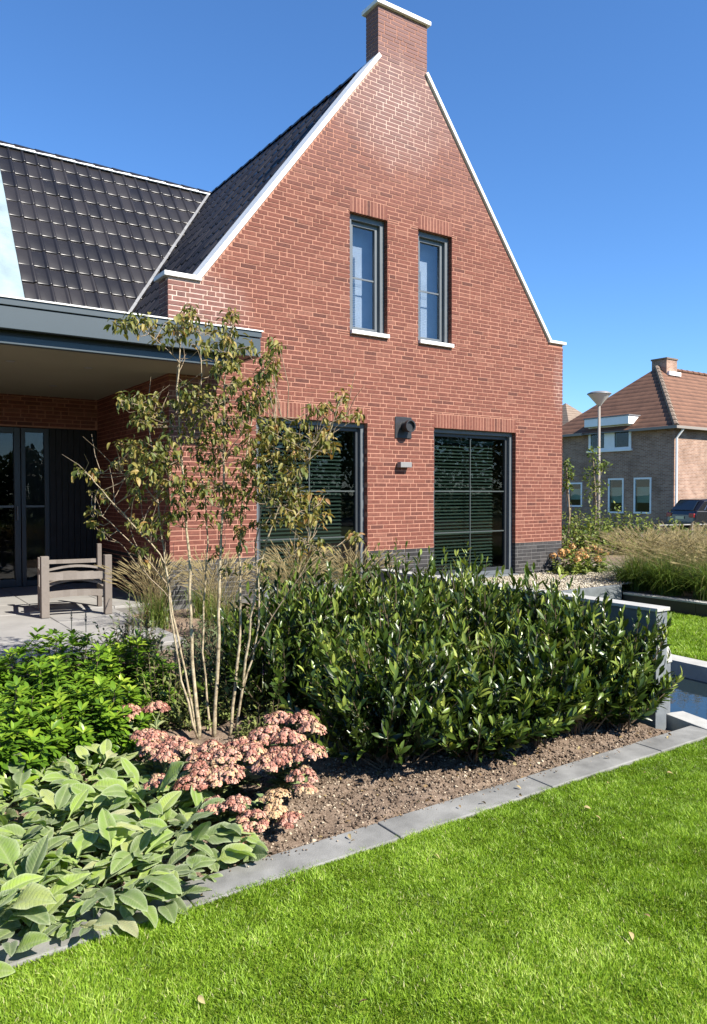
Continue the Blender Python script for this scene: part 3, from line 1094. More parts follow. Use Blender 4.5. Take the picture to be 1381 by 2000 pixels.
# pond: stone edging round a dark water sheet
def bar(name, a, b, w, z0, z1, mat, parent, bevel=.005):
    a = np.array(a, float); b = np.array(b, float)
    d = (b - a) / np.linalg.norm(b - a); n = np.array([-d[1], d[0]]) * w
    m = MB().prismz([tuple(a), tuple(b), tuple(b + n), tuple(a + n)], z0, z1)
    return hb(m, name, mat, parent, bevel=bevel)


pond = empty('pond', (5.8, -5.2, -.4), 'rectangular garden pond with pale stone edging beside the stone wall', 'pond')
pn0, pn1 = (4.89, -5.30), (4.02, -8.6)
pf0, pf1 = (6.78, -3.0), (6.45, -8.2)
dn = (np.array(pn1) - pn0) / 4; df = (np.array(pf1) - pf0) / 5
for i in range(4):
    bar('edge_stone', np.array(pn0) + dn * i, np.array(pn0) + dn * (i + .995), .17, -.46, -.275, M['pale_stone'], pond)
for i in range(5):
    bar('edge_stone', np.array(pf0) + df * i, np.array(pf0) + df * (i + .995), -.22, -.62, -.262, M['pale_stone'], pond)
bar('end_stone', (4.86, -3.0), (6.56, -3.0), .2, -.6, -.27, M['pale_stone'], pond)
hb(MB().prismz([(4.845, -5.3), (4.2, -8.7), (6.4, -8.7), (6.58, -3.01), (4.845, -3.01)], -.75, -.70), 'basin', M['black'], pond)


def water_material():
    m, nt, out = nodes_of('pond_water')
    f = noise(nt, 5.0, 3, 0.5)
    p = principled(nt, (0.012, 0.02, 0.022), 0.04, 0.6, bump(nt, f, 0.10, 0.02))
    p.inputs['IOR'].default_value = 1.45
    nt.links.new(p.outputs[0], out.inputs[0])
    return m


wat = MB(); wat.poly([(4.846, -5.33, -.40), (4.19, -8.6, -.40), (6.5, -8.6, -.40), (6.59, -3.005, -.40), (4.846, -3.005, -.40)])
hb(wat, 'water', water_material(), pond)

# gravel terrace along the house, its stone edging, and the retaining wall of the far planting
gz = lambda X, Y: 0.0 + 0.012 * vnoise(X, Y, 8, 5) + .01 * vnoise(X, Y, 30, 6)
tag(sheet('gravel_path', 4.65, 11.6, -1.75, 0.004, 200, 60, gz, M['gravel']), kind='structure')
tag(sheet('gravel_path', RR + .002, 11.6, 0.006, .5, 60, 20, gz, M['gravel']), kind='structure')
# gravel stones
def pebbles(n, xr, yr, s, seed, zf):
    r = np.random.default_rng(seed)
    T = np.array([(1, 0, 0), (-1, 0, 0), (0, 1, 0), (0, -1, 0), (0, 0, 1), (0, 0, -1.)])
    TFc = np.array([(0, 2, 4), (2, 1, 4), (1, 3, 4), (3, 0, 4), (2, 0, 5), (1, 2, 5), (3, 1, 5), (0, 3, 5)])
    x = r.uniform(*xr, n); y = r.uniform(*yr, n)
    z = zf(x, y)
    sc = s * r.uniform(.5, 1.25, (n, 1, 3)) * np.array([1, 1, .7])
    a = r.uniform(0, 6.283, n)
    V = T[None] * sc + r.normal(0, s * .12, (n, 6, 3))
    ca, sa = np.cos(a)[:, None], np.sin(a)[:, None]
    V = np.stack([V[..., 0] * ca - V[..., 1] * sa, V[..., 0] * sa + V[..., 1] * ca, V[..., 2]], -1)
    V += np.stack([x, y, z + s * .25], 1)[:, None]
    F = (TFc[None] + (np.arange(n) * 6)[:, None, None]).reshape(-1, 3)
    return V.reshape(-1, 3), F, np.repeat(r.random(n), 8)


def tinted(name, stops, rough=.85, spec=.25, bs=.3, bscale=150):
    m, nt, out = nodes_of(name)
    c = ramp(nt, attr(nt), stops)
    f = noise(nt, 40.0, 3)
    c = mixc(nt, c, mixc(nt, c, (.6, .6, .6), 1.0, 'MULTIPLY'), math_(nt, 'MULTIPLY', f, .6))
    p = principled(nt, c, rough, spec, bump(nt, noise(nt, bscale, 3), bs, .004))
    nt.links.new(p.outputs[0], out.inputs[0])
    return m


M['pebble'] = tinted('gravel_stone', [(0, (.22, .18, .12)), (.5, (.40, .345, .25)), (1, (.56, .51, .41))])
V, F, T = pebbles(9000, (6.5, 11.5), (-1.74, -.01), .02, 21, gz)
V2, F2, T2 = pebbles(1200, (RR + .03, 11.5), (0.0, .48), .02, 22, gz)
tag(mob('gravel', fast('gravel', np.concatenate([V, V2]), [np.concatenate([F, F2 + len(V)])], M['pebble'], np.concatenate([T, T2]))), kind='stuff')
ge = MB().box(4.84, 9.18, -1.83, -1.754, -.45, .012).build('edging', M['stone'], bevel=.004)
tag(ge, 'long low stone edging along the front of the gravel strip', 'edging')

w2 = empty('retaining_wall', (9.25, -4, -.3), 'low black retaining wall with pale top below the fountain grasses', 'wall')
for i in range(6):
    a = -1.84 - i * 1.1
    hb(MB().box(9.20, 9.30, a - 1.095, a, -.45, -.125), 'slab', M['black'], w2)
    hb(MB().box(9.188, 9.34, a - 1.097, a, -.124, -.10), 'coping', M['pale_stone'], w2, bevel=.003)
tag(sheet('planting_soil', 9.31, 24.0, -9.0, 9.0, 40, 40, lambda X, Y: -.13 + .0 * X + .05 * vnoise(X, Y, 1.1, 8), M['soil'],
          keep=lambda x, y: ~((x < 10.3) & (y > -.2))), kind='structure')
tag((lambda m: (m.poly([(22, -80, -.34), (30.0, -80, -.34), (30.0, 9.0, -.34), (22, 9.0, -.34)]), m.build('street', M['asphalt']))[1])(MB()), kind='structure')

# ------------------------------------------------------------------ lawn
def lawn_mat():
    return foliage('lawn_blade', [(0, (0.10, 0.165, 0.008)), (.35, (0.215, 0.36, 0.02)), (.75, (0.375, 0.55, 0.055)), (.93, (.54, .66, .14)), (1, (.64, .6, .3))], .5, .35, .4, (1.0, 1.0, .6))


M['blade'] = lawn_mat()
lawnz = lambda X, Y: LAWN_Z + .008 * vnoise(X, Y, 1.5, 12)
tag(sheet('lawn', -3.0, 4.86, -13.0, KY0 + .01, 60, 60, lawnz, M['lawn_soil'],
          keep=lambda x, y: x < 4.86 + (y + 5.4) * .262), kind='structure')
tag(sheet('lawn', 6.79, 9.19, -9.5, -1.84, 20, 40, lawnz, M['lawn_soil']), kind='structure')


def blades(n, xr, yr, keep, hmin, hmax, wid, seed, zf):
    r = np.random.default_rng(seed)
    x = r.uniform(*xr, n); y = r.uniform(*yr, n)
    k = keep(x, y, r)
    x, y = x[k], y[k]; n = len(x)
    clump = vnoise(x, y, 14, 31) + .6 * vnoise(x, y, 45, 32)
    h = r.uniform(hmin, hmax, n) * (1 + .5 * clump)
    a = r.uniform(0, 6.283, n); lean = np.abs(r.normal(.5, .4, n)) * h
    ld = np.stack([np.cos(a), np.sin(a)], 1) * lean[:, None] + np.stack([vnoise(x, y, 9, 33), vnoise(x, y, 9, 34)], 1) * (h * .55)[:, None]
    b = r.uniform(0, 6.283, n); w = wid * r.uniform(.6, 1.2, n)
    sd = np.stack([np.cos(b), np.sin(b), np.zeros(n)], 1) * w[:, None] * .5
    p = np.stack([x, y, zf(x, y) - .004], 1)
    mid = p + np.concatenate([ld * .38, (h * .58)[:, None]], 1)
    tip = p + np.concatenate([ld, h[:, None]], 1)
    V = np.stack([p - sd, p + sd, mid + sd * .85, mid - sd * .85, tip], 1).reshape(-1, 3)
    i = np.arange(n)[:, None] * 5
    q = np.concatenate([i, i + 1, i + 2, i + 3], 1); t = np.concatenate([i + 3, i + 2, i + 4], 1)
    tv = np.clip(.45 + .45 * clump + .4 * vnoise(x, y, 1.3, 35) + .3 * vnoise(x, y, 4.5, 36) + r.normal(0, .2, n), 0, .95)
    tv = np.where(r.random(n) < .02 + .1 * np.clip(vnoise(x, y, 2.7, 37) - .22, 0, 1), 1.0, tv)
    return V, q, t, np.concatenate([tv, tv])


def keepA(x, y, r):
    c = np.stack([x, y, np.full_like(x, LAWN_Z)], 1) - CAM
    d = c @ FW
    u = 690.5 + FPX * (c @ RT) / np.maximum(d, .1)
    ok = (d > 1.6) & (u > -260) & (u < 1650) & (x < 4.86 + (y + 5.4) * .262)
    return ok & (r.random(len(x)) < np.clip(1.5 - .16 * (d - 2), .3, 1))


V, q, t, tt = blades(680000, (-.4, 5.0), (-7.9, KY0 + .02), keepA, .010, .026, .0038, 41, lawnz)
tag(mob('lawn_grass', fast('lawn_grass', V, [q, t], M['blade'], tt)), kind='stuff')
V, q, t, tt = blades(60000, (6.82, 9.17), (-5.2, -2.0), lambda x, y, r: x > 0, .03, .05, .008, 42, lawnz)
tag(mob('lawn_grass', fast('lawn_grass', V, [q, t], M['blade'], tt)), kind='stuff')

# crumbs of soil and bark on the bed
M['crumb'] = tinted('soil_crumb', [(0, (.095, .066, .046)), (.5, (.20, .148, .108)), (.85, (.30, .235, .172)), (1, (.52, .43, .31))], .95, .1)
V, F, T = pebbles(15000, (0.2, 4.6), (-5.55, -4.0), .0085, 51, bed_surface)
V2, F2, T2 = pebbles(2600, (0.2, 4.6), (-5.55, -4.2), .014, 52, bed_surface)
T2 = np.where(T2 > .93, 1.25, T2 * .8)
V3, F3, T3 = pebbles(500, (0.2, 4.6), (KY1 - .07, KY1 + .01), .006, 53, lambda x, y: np.full_like(x, -.283))
keep3 = np.repeat(np.random.default_rng(54).random(500) < (V3.reshape(500, 6, 3)[:, 0, 1] - (KY1 - .07)) / .08, 8)
V3a, F3a, T3a = V3, F3[keep3], T3[keep3]      # spilt over the kerb
tag(mob('soil_crumbs', fast('soil_crumbs', np.concatenate([V, V2, V3a]), [np.concatenate([F, F2 + len(V), F3a + len(V) + len(V2)])], M['crumb'], np.concatenate([T, T2 * .8, T3a]))), kind='stuff')

# ------------------------------------------------------------------ plants: leaf templates and scattering
def nrm(a):
    a = np.asarray(a, float)
    return a / (np.linalg.norm(a, axis=-1, keepdims=True) + 1e-9)


def leaf_tmpl(w=.3, fold=.12, droop=.15, seg=4, peak=.5, curl=0.0):
    """unit-length leaf along +Y, x across, z up; folded on the midrib"""
    V = [(0, 0, 0)]; rows = []
    for i in range(1, seg):
        s = i / seg
        p = math.sin(math.pi * s ** (math.log(.5) / math.log(peak))) ** .8 * w * .5
        z = -droop * s * s
        y = s
        if curl:
            z = -math.sin(s * curl) * s * .5 * 1.2; y = s * (1 - .25 * curl * s * .5)
        rows.append(len(V))
        V += [(-p, y, z + fold * p * 2), (0, y, z), (p, y, z + fold * p * 2)]
    z = -droop
    y = 1.0
    if curl: z = -math.sin(curl) * .6; y = 1 - .25 * curl * .5
    V.append((0, y, z)); tip = len(V) - 1
    T = [(0, rows[0] + 1, rows[0]), (0, rows[0] + 2, rows[0] + 1)]
    Q = []
    for a, b in zip(rows[:-1], rows[1:]):
        Q += [(a, a + 1, b + 1, b), (a + 1, a + 2, b + 2, b + 1)]
    a = rows[-1]
    T += [(a, a + 1, tip), (a + 1, a + 2, tip)]
    return np.array(V), np.array(Q).reshape(-1, 4), np.array(T)


class Scatter:
    def __init__(self): self.V = []; self.Q = []; self.T = []; self.tq = []; self.tt = []; self.n = 0

    def add(self, tmpl, pos, axis, up, size, tint, wscale=None):
        V, Q, T = tmpl
        pos = np.asarray(pos, float); n = len(pos)
        if n == 0: return
        a = nrm(axis); z = np.asarray(up, float)
        z = nrm(z - (z * a).sum(1, keepdims=True) * a)
        x = np.cross(a, z)
        S = np.asarray(size, float).reshape(-1, 1, 1) * np.ones((n, 1, 1))
        ws = np.ones((n, 1)) if wscale is None else np.asarray(wscale).reshape(-1, 1)
        L_ = V[None] * S
        W = pos[:, None] + (L_[..., 0] * ws)[..., None] * x[:, None] + L_[..., 1:2] * a[:, None] + L_[..., 2:3] * z[:, None]
        k = len(V); off = self.n + np.arange(n) * k
        self.V.append(W.reshape(-1, 3)); self.n += n * k
        tint = np.asarray(tint, float) * np.ones(n)
        if len(Q): self.Q.append((Q[None] + off[:, None, None]).reshape(-1, 4)); self.tq.append(np.repeat(tint, len(Q)))
        if len(T): self.T.append((T[None] + off[:, None, None]).reshape(-1, 3)); self.tt.append(np.repeat(tint, len(T)))

    def mesh(self, name, mat, smooth=True, origin=None):
        V = np.concatenate(self.V)
        if origin is not None: V = V - np.asarray(origin)
        G = []; t = []
        if self.Q: G.append(np.concatenate(self.Q)); t.append(np.concatenate(self.tq))
        if self.T: G.append(np.concatenate(self.T)); t.append(np.concatenate(self.tt))
        return fast(name, V, G, mat, np.concatenate(t), smooth)

    def build(self, name, mat, parent, kind='stuff', smooth=True):
        o = mob(name, self.mesh(name, mat, smooth))
        fix(o, parent)
        if kind: o['kind'] = kind
        return o


def shoots(r, c, rx, ry, h, n, nl, rough=.14, low=.15, base=.45):
    """points and directions along n shoots that fill a dome; returns pos, dir, s (0..1 along the shoot)"""
    P, D, S, C = [], [], [], []
    for i in range(n):
        w = r.uniform(0, 6.283); q = r.uniform(0, 1) ** .5
        ph = r.uniform(0, 1)
        top = math.sqrt(max(0.0, 1 - (q * .97) ** 2.3))
        e = np.array([c[0] + rx * q * math.cos(w), c[1] + ry * q * math.sin(w), c[2] + h * max(.28, top * r.normal(1, rough))])
        if r.random() < .4: e[2] = c[2] + h * r.uniform(.2, .8) * max(.4, top)
        b = np.array([c[0] + rx * q * base * math.cos(w), c[1] + ry * q * base * math.sin(w), c[2]])
        ctrl = b * .45 + e * .55; ctrl[2] = b[2] + (e[2] - b[2]) * .42
        ctrl[:2] += (e[:2] - b[:2]) * .25
        s = np.linspace(low, 1, nl) + r.normal(0, .015, nl); s = np.clip(s, 0, 1)[:, None]
        p = (1 - s) ** 2 * b + 2 * s * (1 - s) * ctrl + s * s * e
        d = nrm(2 * (1 - s) * (ctrl - b) + 2 * s * (e - ctrl))
        P.append(p); D.append(d); S.append(s[:, 0]); C.append((b, ctrl, e))
    return np.concatenate(P), np.concatenate(D), np.concatenate(S), C


def around(r, D, ang):
    """leaf directions at an angle to the shoot, spiralling"""
    n = len(D)
    ref = nrm(np.array([.3, .5, .2]) + r.normal(0, .5, (n, 3)))
    a = nrm(np.cross(D, ref)); b = np.cross(D, a)
    w = r.uniform(0, 6.283, n)[:, None]
    side = a * np.cos(w) + b * np.sin(w)
    ang = np.asarray(ang)[:, None] * np.ones((n, 1))
    return nrm(D * np.cos(ang) + side * np.sin(ang)), nrm(D * np.sin(ang) - side * np.cos(ang) * .0 + np.array([0, 0, .35]))


def mound(r, c, rx, ry, h, n, nl):
    """shoots that fan out from a narrow foot to a rounded, overhanging mound"""
    P, D, S, C = [], [], [], []
    for i in range(n):
        w = r.uniform(0, 6.283); sz = r.uniform(-.28, 1.0)
        rad = math.sqrt(max(0, 1 - sz * sz)) if sz > 0 else math.sqrt(max(0, 1 - (sz * 1.2) ** 2))
        k = r.normal(1.0, .09) * (1 if r.random() < .7 else r.uniform(.55, .9))
        lump = 1 + .10 * math.sin(w * 3 + c[0] * 9) + .07 * math.sin(w * 5 + sz * 7 + c[1] * 5)
        e = c + np.array([rx * rad * k * lump * math.cos(w), ry * rad * k * lump * math.sin(w), h * (.42 + .58 * sz * k * (.9 + .1 * lump))])
        b = c + np.array([r.normal(0, .05), r.normal(0, .05), 0])
        ctrl = np.array([b[0] * .42 + e[0] * .58, b[1] * .42 + e[1] * .58, b[2] + (e[2] - b[2]) * .40])
        s_ = np.clip(np.linspace(.34, 1, nl) + r.normal(0, .012, nl), 0, 1)[:, None]
        p = (1 - s_) ** 2 * b + 2 * s_ * (1 - s_) * ctrl + s_ * s_ * e
        d = nrm(nrm(2 * (1 - s_) * (ctrl - b) + 2 * s_ * (e - ctrl)) + np.array([0, 0, .45]) * s_)
        P.append(p); D.append(d); S.append(s_[:, 0]); C.append((b, ctrl, e))
    return np.concatenate(P), np.concatenate(D), np.concatenate(S), C


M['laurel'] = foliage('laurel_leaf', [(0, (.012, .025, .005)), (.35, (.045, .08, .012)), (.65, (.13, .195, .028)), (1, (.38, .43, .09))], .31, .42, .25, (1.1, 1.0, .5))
M['choisya'] = foliage('bright_leaf', [(0, (.022, .055, .006)), (.4, (.065, .14, .012)), (.75, (.15, .27, .018)), (1, (.33, .43, .04))], .36, .42, .28)
M['twig'] = simple('brown_twig', (.13, .095, .06), .85, .2, .3, 30)

LAU = leaf_tmpl(.31, .2, .22, 4, .52)
LAU2 = leaf_tmpl(.27, .12, -.1, 4, .5)


def laurel(c, rx, ry, h, seed, label, n=150):
    r = np.random.default_rng(seed)
    root = empty('laurel_shrub', c, label, 'shrub', 'laurel shrubs of the hedge')
    P, D, S, C = mound(r, c, rx * 1.12, ry * 1.12, h, n, 28)
    sc = Scatter()
    ang = np.where(S > .97, .35, .68) + r.normal(0, .22, len(S))
    A, U = around(r, D, ang)
    A = nrm(A + np.array([0, 0, .12]) + r.normal(0, .12, A.shape))
    U = nrm(D + np.array([.0, 0, .0]) + r.normal(0, .25, (len(S), 3)))
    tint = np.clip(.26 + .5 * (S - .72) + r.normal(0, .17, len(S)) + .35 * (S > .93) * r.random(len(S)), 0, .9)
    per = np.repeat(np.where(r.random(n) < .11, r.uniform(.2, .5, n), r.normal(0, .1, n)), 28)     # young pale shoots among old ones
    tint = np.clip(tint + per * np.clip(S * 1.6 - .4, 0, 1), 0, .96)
    tint = np.where(r.random(len(S)) < .015, 1.0, tint)
    size = (.092 - .02 * (S > .95)) * r.uniform(.6, 1.25, len(S)) * np.repeat(r.uniform(.75, 1.2, n), 28)
    k = r.random(len(S)) < .5
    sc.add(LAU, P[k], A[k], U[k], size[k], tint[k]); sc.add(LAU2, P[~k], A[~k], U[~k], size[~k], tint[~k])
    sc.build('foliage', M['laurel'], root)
    tw = MB()
    for b, q, e in C[::2]:
        tw.tube([b - [0, 0, .05], (b + 2 * q + e) / 4, e], [.008, .005, .002], 4, cap=False)
    hb(tw, 'stems', M['twig'], root)
    return root


lx = [((2.74, -4.86), .46, .42, .84, 'laurel shrub at the left front corner of the hedge, next to the pink flowers'),
      ((3.22, -5.05), .44, .38, .78, 'laurel shrub of the front row, second from the left, above the bare soil'),
      ((3.68, -5.09), .44, .36, .84, 'laurel shrub of the front row, third from the left, near the kerb'),
      ((4.12, -5.10), .42, .36, .90, 'laurel shrub of the front row, second from the stone wall end'),
      ((4.46, -5.18), .36, .34, .90, 'laurel shrub at the right front corner, reaching past the end of the wall'),
      ((2.55, -3.8), .46, .5, .9, 'laurel shrub at the left back of the hedge, right behind the pale tree stems'),
      ((3.28, -4.20), .48, .48, .96, 'tall laurel shrub in the middle of the hedge, left of its centre'),
      ((3.92, -4.35), .46, .48, 1.0, 'laurel shrub in the middle of the hedge, right of its centre'),
      ((4.34, -4.55), .36, .46, 1.02, 'laurel shrub pressed against the dark side of the stone wall'),
      ((3.15, -3.4), .46, .46, .98, 'laurel shrub at the back of the hedge below the left ground floor window'),
      ((3.80, -3.45), .46, .46, 1.08, 'tallest laurel shrub at the back of the hedge, in front of the brick pier'),
      ((4.36, -3.65), .36, .48, 1.06, 'laurel shrub at the back right of the hedge below the right ground floor window')]
for i, ((x, y), rx, ry, h, lab) in enumerate(lx):
    laurel(np.array([x, y, float(bed_z(x, y)) - .0]), rx, ry, h, 100 + i, lab)

# ---- bright green leafy shrubs at the left
CHO = leaf_tmpl(.36, .12, .22, 4, .58)


def choisya(c, rx, ry, h, seed, label, n=70, nl=7):
    r = np.random.default_rng(seed)
    root = empty('leafy_shrub', c, label, 'shrub', 'bright green shrubs beside the patio')
    P, D, S, C = shoots(r, c, rx, ry, h, n, nl, low=.5, rough=.1)
    sc = Scatter()
    for p, d, s in zip(P, D, S):
        k = 7 if s > .9 else 5
        w = r.uniform(0, 6.283) + np.arange(k) * 6.283 / k
        ref = nrm(np.cross(d, [.2, .3, .9])); b = np.cross(d, ref)
        side = np.cos(w)[:, None] * ref + np.sin(w)[:, None] * b
        an = (.95 if s > .9 else 1.25) + r.normal(0, .2, k)[:, None]
        A = nrm(d * np.cos(an) + side * np.sin(an)); U = nrm(np.repeat(d[None], k, 0) + r.normal(0, .15, (k, 3)))
        tb = .34 + .5 * (s - .5) + (.14 if s > .9 else 0) + r.normal(0, .1)
        sc.add(CHO, np.repeat(p[None], k, 0), A, U, .068 * r.uniform(.7, 1.2, k), np.clip(tb + r.normal(0, .09, k), 0, 1))
    sc.build('foliage', M['choisya'], root)
    tw = MB()
    for b, q, e in C[::2]: tw.tube([b - [0, 0, .05], (b + 2 * q + e) / 4, e], [.006, .004, .002], 4, cap=False)
    hb(tw, 'stems', M['twig'], root)


for i, ((x, y), rx, ry, h, lab) in enumerate([
        ((.62, -3.95), .42, .45, .50, 'bright green leafy shrub at the left edge, right behind the woolly silver leaves'),
        ((1.18, -3.25), .46, .48, .56, 'bright green leafy shrub in front of the wooden chair, tallest of its group'),
        ((.55, -3.0), .45, .45, .42, 'bright green leafy shrub at the far left against the patio paving'),
        ((1.62, -3.30), .34, .40, .46, 'bright green leafy shrub closest to the pale tree stems'),
        ((1.22, -3.82), .40, .34, .40, 'low bright green leafy shrub above the left pink flower heads')]):
    choisya(np.array([x, y, float(bed_z(x, y))]), rx, ry, h, 200 + i, lab, n=85)

# ---- woolly lamb's ear: large felted leaves, each one a piece
def felt_material(name, lower):
    m, nt, out = nodes_of(name)
    lx = attr(nt, 'leaf_x'); ly = attr(nt, 'leaf_y'); rim = attr(nt, 'rim')
    ax = math_(nt, 'ABSOLUTE', lx)
    # side veins run forward from the midrib
    ph = math_(nt, 'MULTIPLY', math_(nt, 'SUBTRACT', ly, math_(nt, 'MULTIPLY', ax, .75)), 46.0)
    vein = math_(nt, 'POWER', math_(nt, 'ABSOLUTE', math_(nt, 'SINE', ph)), 6.0)
    mid = math_(nt, 'POWER', math_(nt, 'SUBTRACT', 1.0, math_(nt, 'MULTIPLY', ax, 8.0), clamp=True), 6.0)
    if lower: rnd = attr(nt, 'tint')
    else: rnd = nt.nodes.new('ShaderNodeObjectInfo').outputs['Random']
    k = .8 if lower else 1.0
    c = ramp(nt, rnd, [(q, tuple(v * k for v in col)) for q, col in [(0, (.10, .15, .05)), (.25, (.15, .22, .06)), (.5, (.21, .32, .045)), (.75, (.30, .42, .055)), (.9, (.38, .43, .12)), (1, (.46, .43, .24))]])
    n1 = noise(nt, 30.0, 5, .7)
    c = mixc(nt, c, (.235, .265, .155), math_(nt, 'MULTIPLY', ramp(nt, n1, [(.35, (0, 0, 0)), (.75, (1, 1, 1))]), .62))
    c = mixc(nt, c, (.40, .45, .22), math_(nt, 'ADD', math_(nt, 'MULTIPLY', mid, .55), math_(nt, 'MULTIPLY', vein, .06), clamp=True))
    c = mixc(nt, c, (.52, .55, .38), math_(nt, 'MULTIPLY', math_(nt, 'POWER', rim, 5.0), .5))        # pale woolly rim
    spots = ramp(nt, noise(nt, 70.0, 3, .6), [(.70, (0, 0, 0)), (.76, (1, 1, 1))])
    c = mixc(nt, c, (.20, .15, .07), math_(nt, 'MULTIPLY', spots, .4))
    h = math_(nt, 'ADD', math_(nt, 'MULTIPLY', vein, -.28), math_(nt, 'ADD', math_(nt, 'MULTIPLY', noise(nt, 120.0, 4, .75), .9), math_(nt, 'MULTIPLY', mid, -.9)))
    p = principled(nt, c, .85, .15, bump(nt, h, .8, .0035), sheen=.15)
    p.inputs['Sheen Roughness'].default_value = .4
    p.inputs['Sheen Tint'].default_value = (.85, .95, .8, 1)
    t = nt.nodes.new('ShaderNodeBsdfTranslucent'); nt.links.new(mixc(nt, c, (1.0, 1.15, .35), 1.0, 'MULTIPLY'), t.inputs[0])
    mx = nt.nodes.new('ShaderNodeMixShader'); mx.inputs[0].default_value = .36
    nt.links.new(p.outputs[0], mx.inputs[1]); nt.links.new(t.outputs[0], mx.inputs[2])
    nt.links.new(mx.outputs[0], out.inputs[0])
    return m


M['felt'] = felt_material('felted_leaf', False)
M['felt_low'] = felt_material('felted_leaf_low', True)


def leaf_attrs(me, d):
    for nme, arr in d.items():
        a = me.attributes.new(nme, 'FLOAT', 'POINT'); a.data.foreach_set('value', np.asarray(arr, np.float32))


def felt_leaf(seed):
    """unit length incl. stalk; broad, folded, waving at the edge"""
    r = random.Random(seed)
    V = []; F = []; lx = []; ly = []; rim = []
    seg = 9; half = 3
    w = r.uniform(.34, .46); droop = r.uniform(.1, .6); fold = r.uniform(.15, .6); tw = r.uniform(-.4, .4); wav = r.uniform(.012, .034)
    side = r.uniform(-.12, .12)
    for i in range(seg + 1):
        s = i / seg
        if s < .22: p = .022 + .01 * s
        else:
            q = (s - .22) / .78
            p = w * .5 * (math.sin(math.pi * min(1, q ** .8 * .985 + .012)) ** .62)
            p = max(p, .004)
        y = s * (1 - .12 * droop * s); z = .20 * s - droop * s * s
        for j in range(-half, half + 1):
            t = j / half
            x = p * t
            zz = z + fold * abs(x) * (1 - .5 * abs(t)) * 1.3 + wav * math.sin(s * 14 + j * 1.3 + seed) * abs(t)
            zz += tw * x * s
            V.append((x + side * s * s, y + .03 * abs(t) * p, zz)); lx.append(x); ly.append(s); rim.append(max(abs(t), 1.0 if i == seg else 0.0) if s > .3 else .3)
    k = 2 * half + 1
    for i in range(seg):
        for j in range(k - 1):
            F.append((i * k + j, i * k + j + 1, (i + 1) * k + j + 1, (i + 1) * k + j))
    me = fast('leaf', np.array(V), [np.array(F)], M['felt'], smooth=True)
    LA = dict(leaf_x=lx, leaf_y=ly, rim=rim)
    leaf_attrs(me, LA)
    return me, LA


felt_la = [felt_leaf(i) for i in range(18)]
felt_me = [q[0] for q in felt_la]


def lambs_ear(c, label, n, rad, seed, out_dir=None):
    r = random.Random(seed)
    root = empty('lambs_ear', c, label, 'plant', 'woolly silver plants along the kerb')
    for i in range(n):
        w = r.uniform(0, 6.283); q = math.sqrt(r.random())
        ring = i / n
        el = r.uniform(.15, .95) if ring > .5 else r.uniform(-.1, .55)
        px, py = c[0] + rad * .75 * q * math.cos(w), c[1] + rad * .75 * q * math.sin(w)
        size = r.uniform(.15, .25) * (1.0 if ring < .7 else .85)
        yaw = w + r.gauss(0, .75)
        z = float(bed_z(px, py)) + .03 + .13 * r.random() * (1 - .6 * q) + (.05 if ring > .5 else 0)
        o = bpy.data.objects.new('leaf', felt_me[r.randrange(18)])
        link(o)
        o.rotation_mode = 'XYZ'
        o.rotation_euler = (el, r.gauss(0, .28), yaw - math.pi / 2)
        o.scale = (size * r.uniform(.85, 1.15),) + (size,) * 2
        o.location = (px, py, z)
        fix(o, root)
    # the mat of smaller leaves below
    VV, FF = [], []; k0 = 0; LL = dict(leaf_x=[], leaf_y=[], rim=[])
    for i in range(75):
        me, la = felt_la[r.randrange(18)]
        for q_ in LL: LL[q_] += la[q_]
        co = np.empty(len(me.vertices) * 3, np.float32); me.vertices.foreach_get('co', co); co = co.reshape(-1, 3)
        w = r.uniform(0, 6.283); q = math.sqrt(r.random()) * 1.1
        px, py = c[0] + rad * q * math.cos(w), c[1] + rad * q * math.sin(w)
        sz = r.uniform(.11, .19)
        mt = Matrix.Rotation(w + r.gauss(0, 1) - math.pi / 2, 3, 'Z') @ Matrix.Rotation(r.gauss(0, .3), 3, 'Y') @ Matrix.Rotation(r.uniform(-.1, .8), 3, 'X')
        VV.append(co * sz @ np.array(mt).T + np.array([px, py, float(bed_z(px, py)) + .02 + .07 * r.random()]))
        ff = np.empty(len(me.loops), np.int32); me.loops.foreach_get('vertex_index', ff)
        FF.append(ff.reshape(-1, 4) + k0); k0 += len(co)
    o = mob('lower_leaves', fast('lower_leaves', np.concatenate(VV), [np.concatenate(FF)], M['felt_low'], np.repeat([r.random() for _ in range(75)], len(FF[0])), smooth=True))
    leaf_attrs(o.data, LL)
    fix(o, root); o['kind'] = 'stuff'
    return root


le = [((.42, -5.42), 34, .30, 'woolly silver-leaved plant at the lower left corner, drooping over the kerb'),
      ((.82, -5.46), 36, .30, 'woolly silver-leaved plant hanging over the kerb joint, second from the left edge'),
      ((1.20, -5.30), 36, .30, 'woolly silver-leaved plant at the right end, below the pink flower heads'),
      ((.38, -4.95), 34, .32, 'woolly silver-leaved plant at the left edge, in front of the bright green shrub'),
      ((.80, -4.98), 38, .32, 'woolly silver-leaved plant in the middle of the silver patch'),
      ((1.18, -4.86), 36, .28, 'woolly silver-leaved plant directly left of the pink flower heads'),
      ((.72, -4.52), 36, .32, 'woolly silver-leaved plant at the back of the silver patch'),
      ((1.10, -4.42), 32, .28, 'woolly silver-leaved plant at the back right of the silver patch, beside the bright shrub')]
for i, ((x, y), n, rad, lab) in enumerate(le):
    lambs_ear(np.array([x, y, float(bed_z(x, y))]), lab, n, rad, 300 + i)

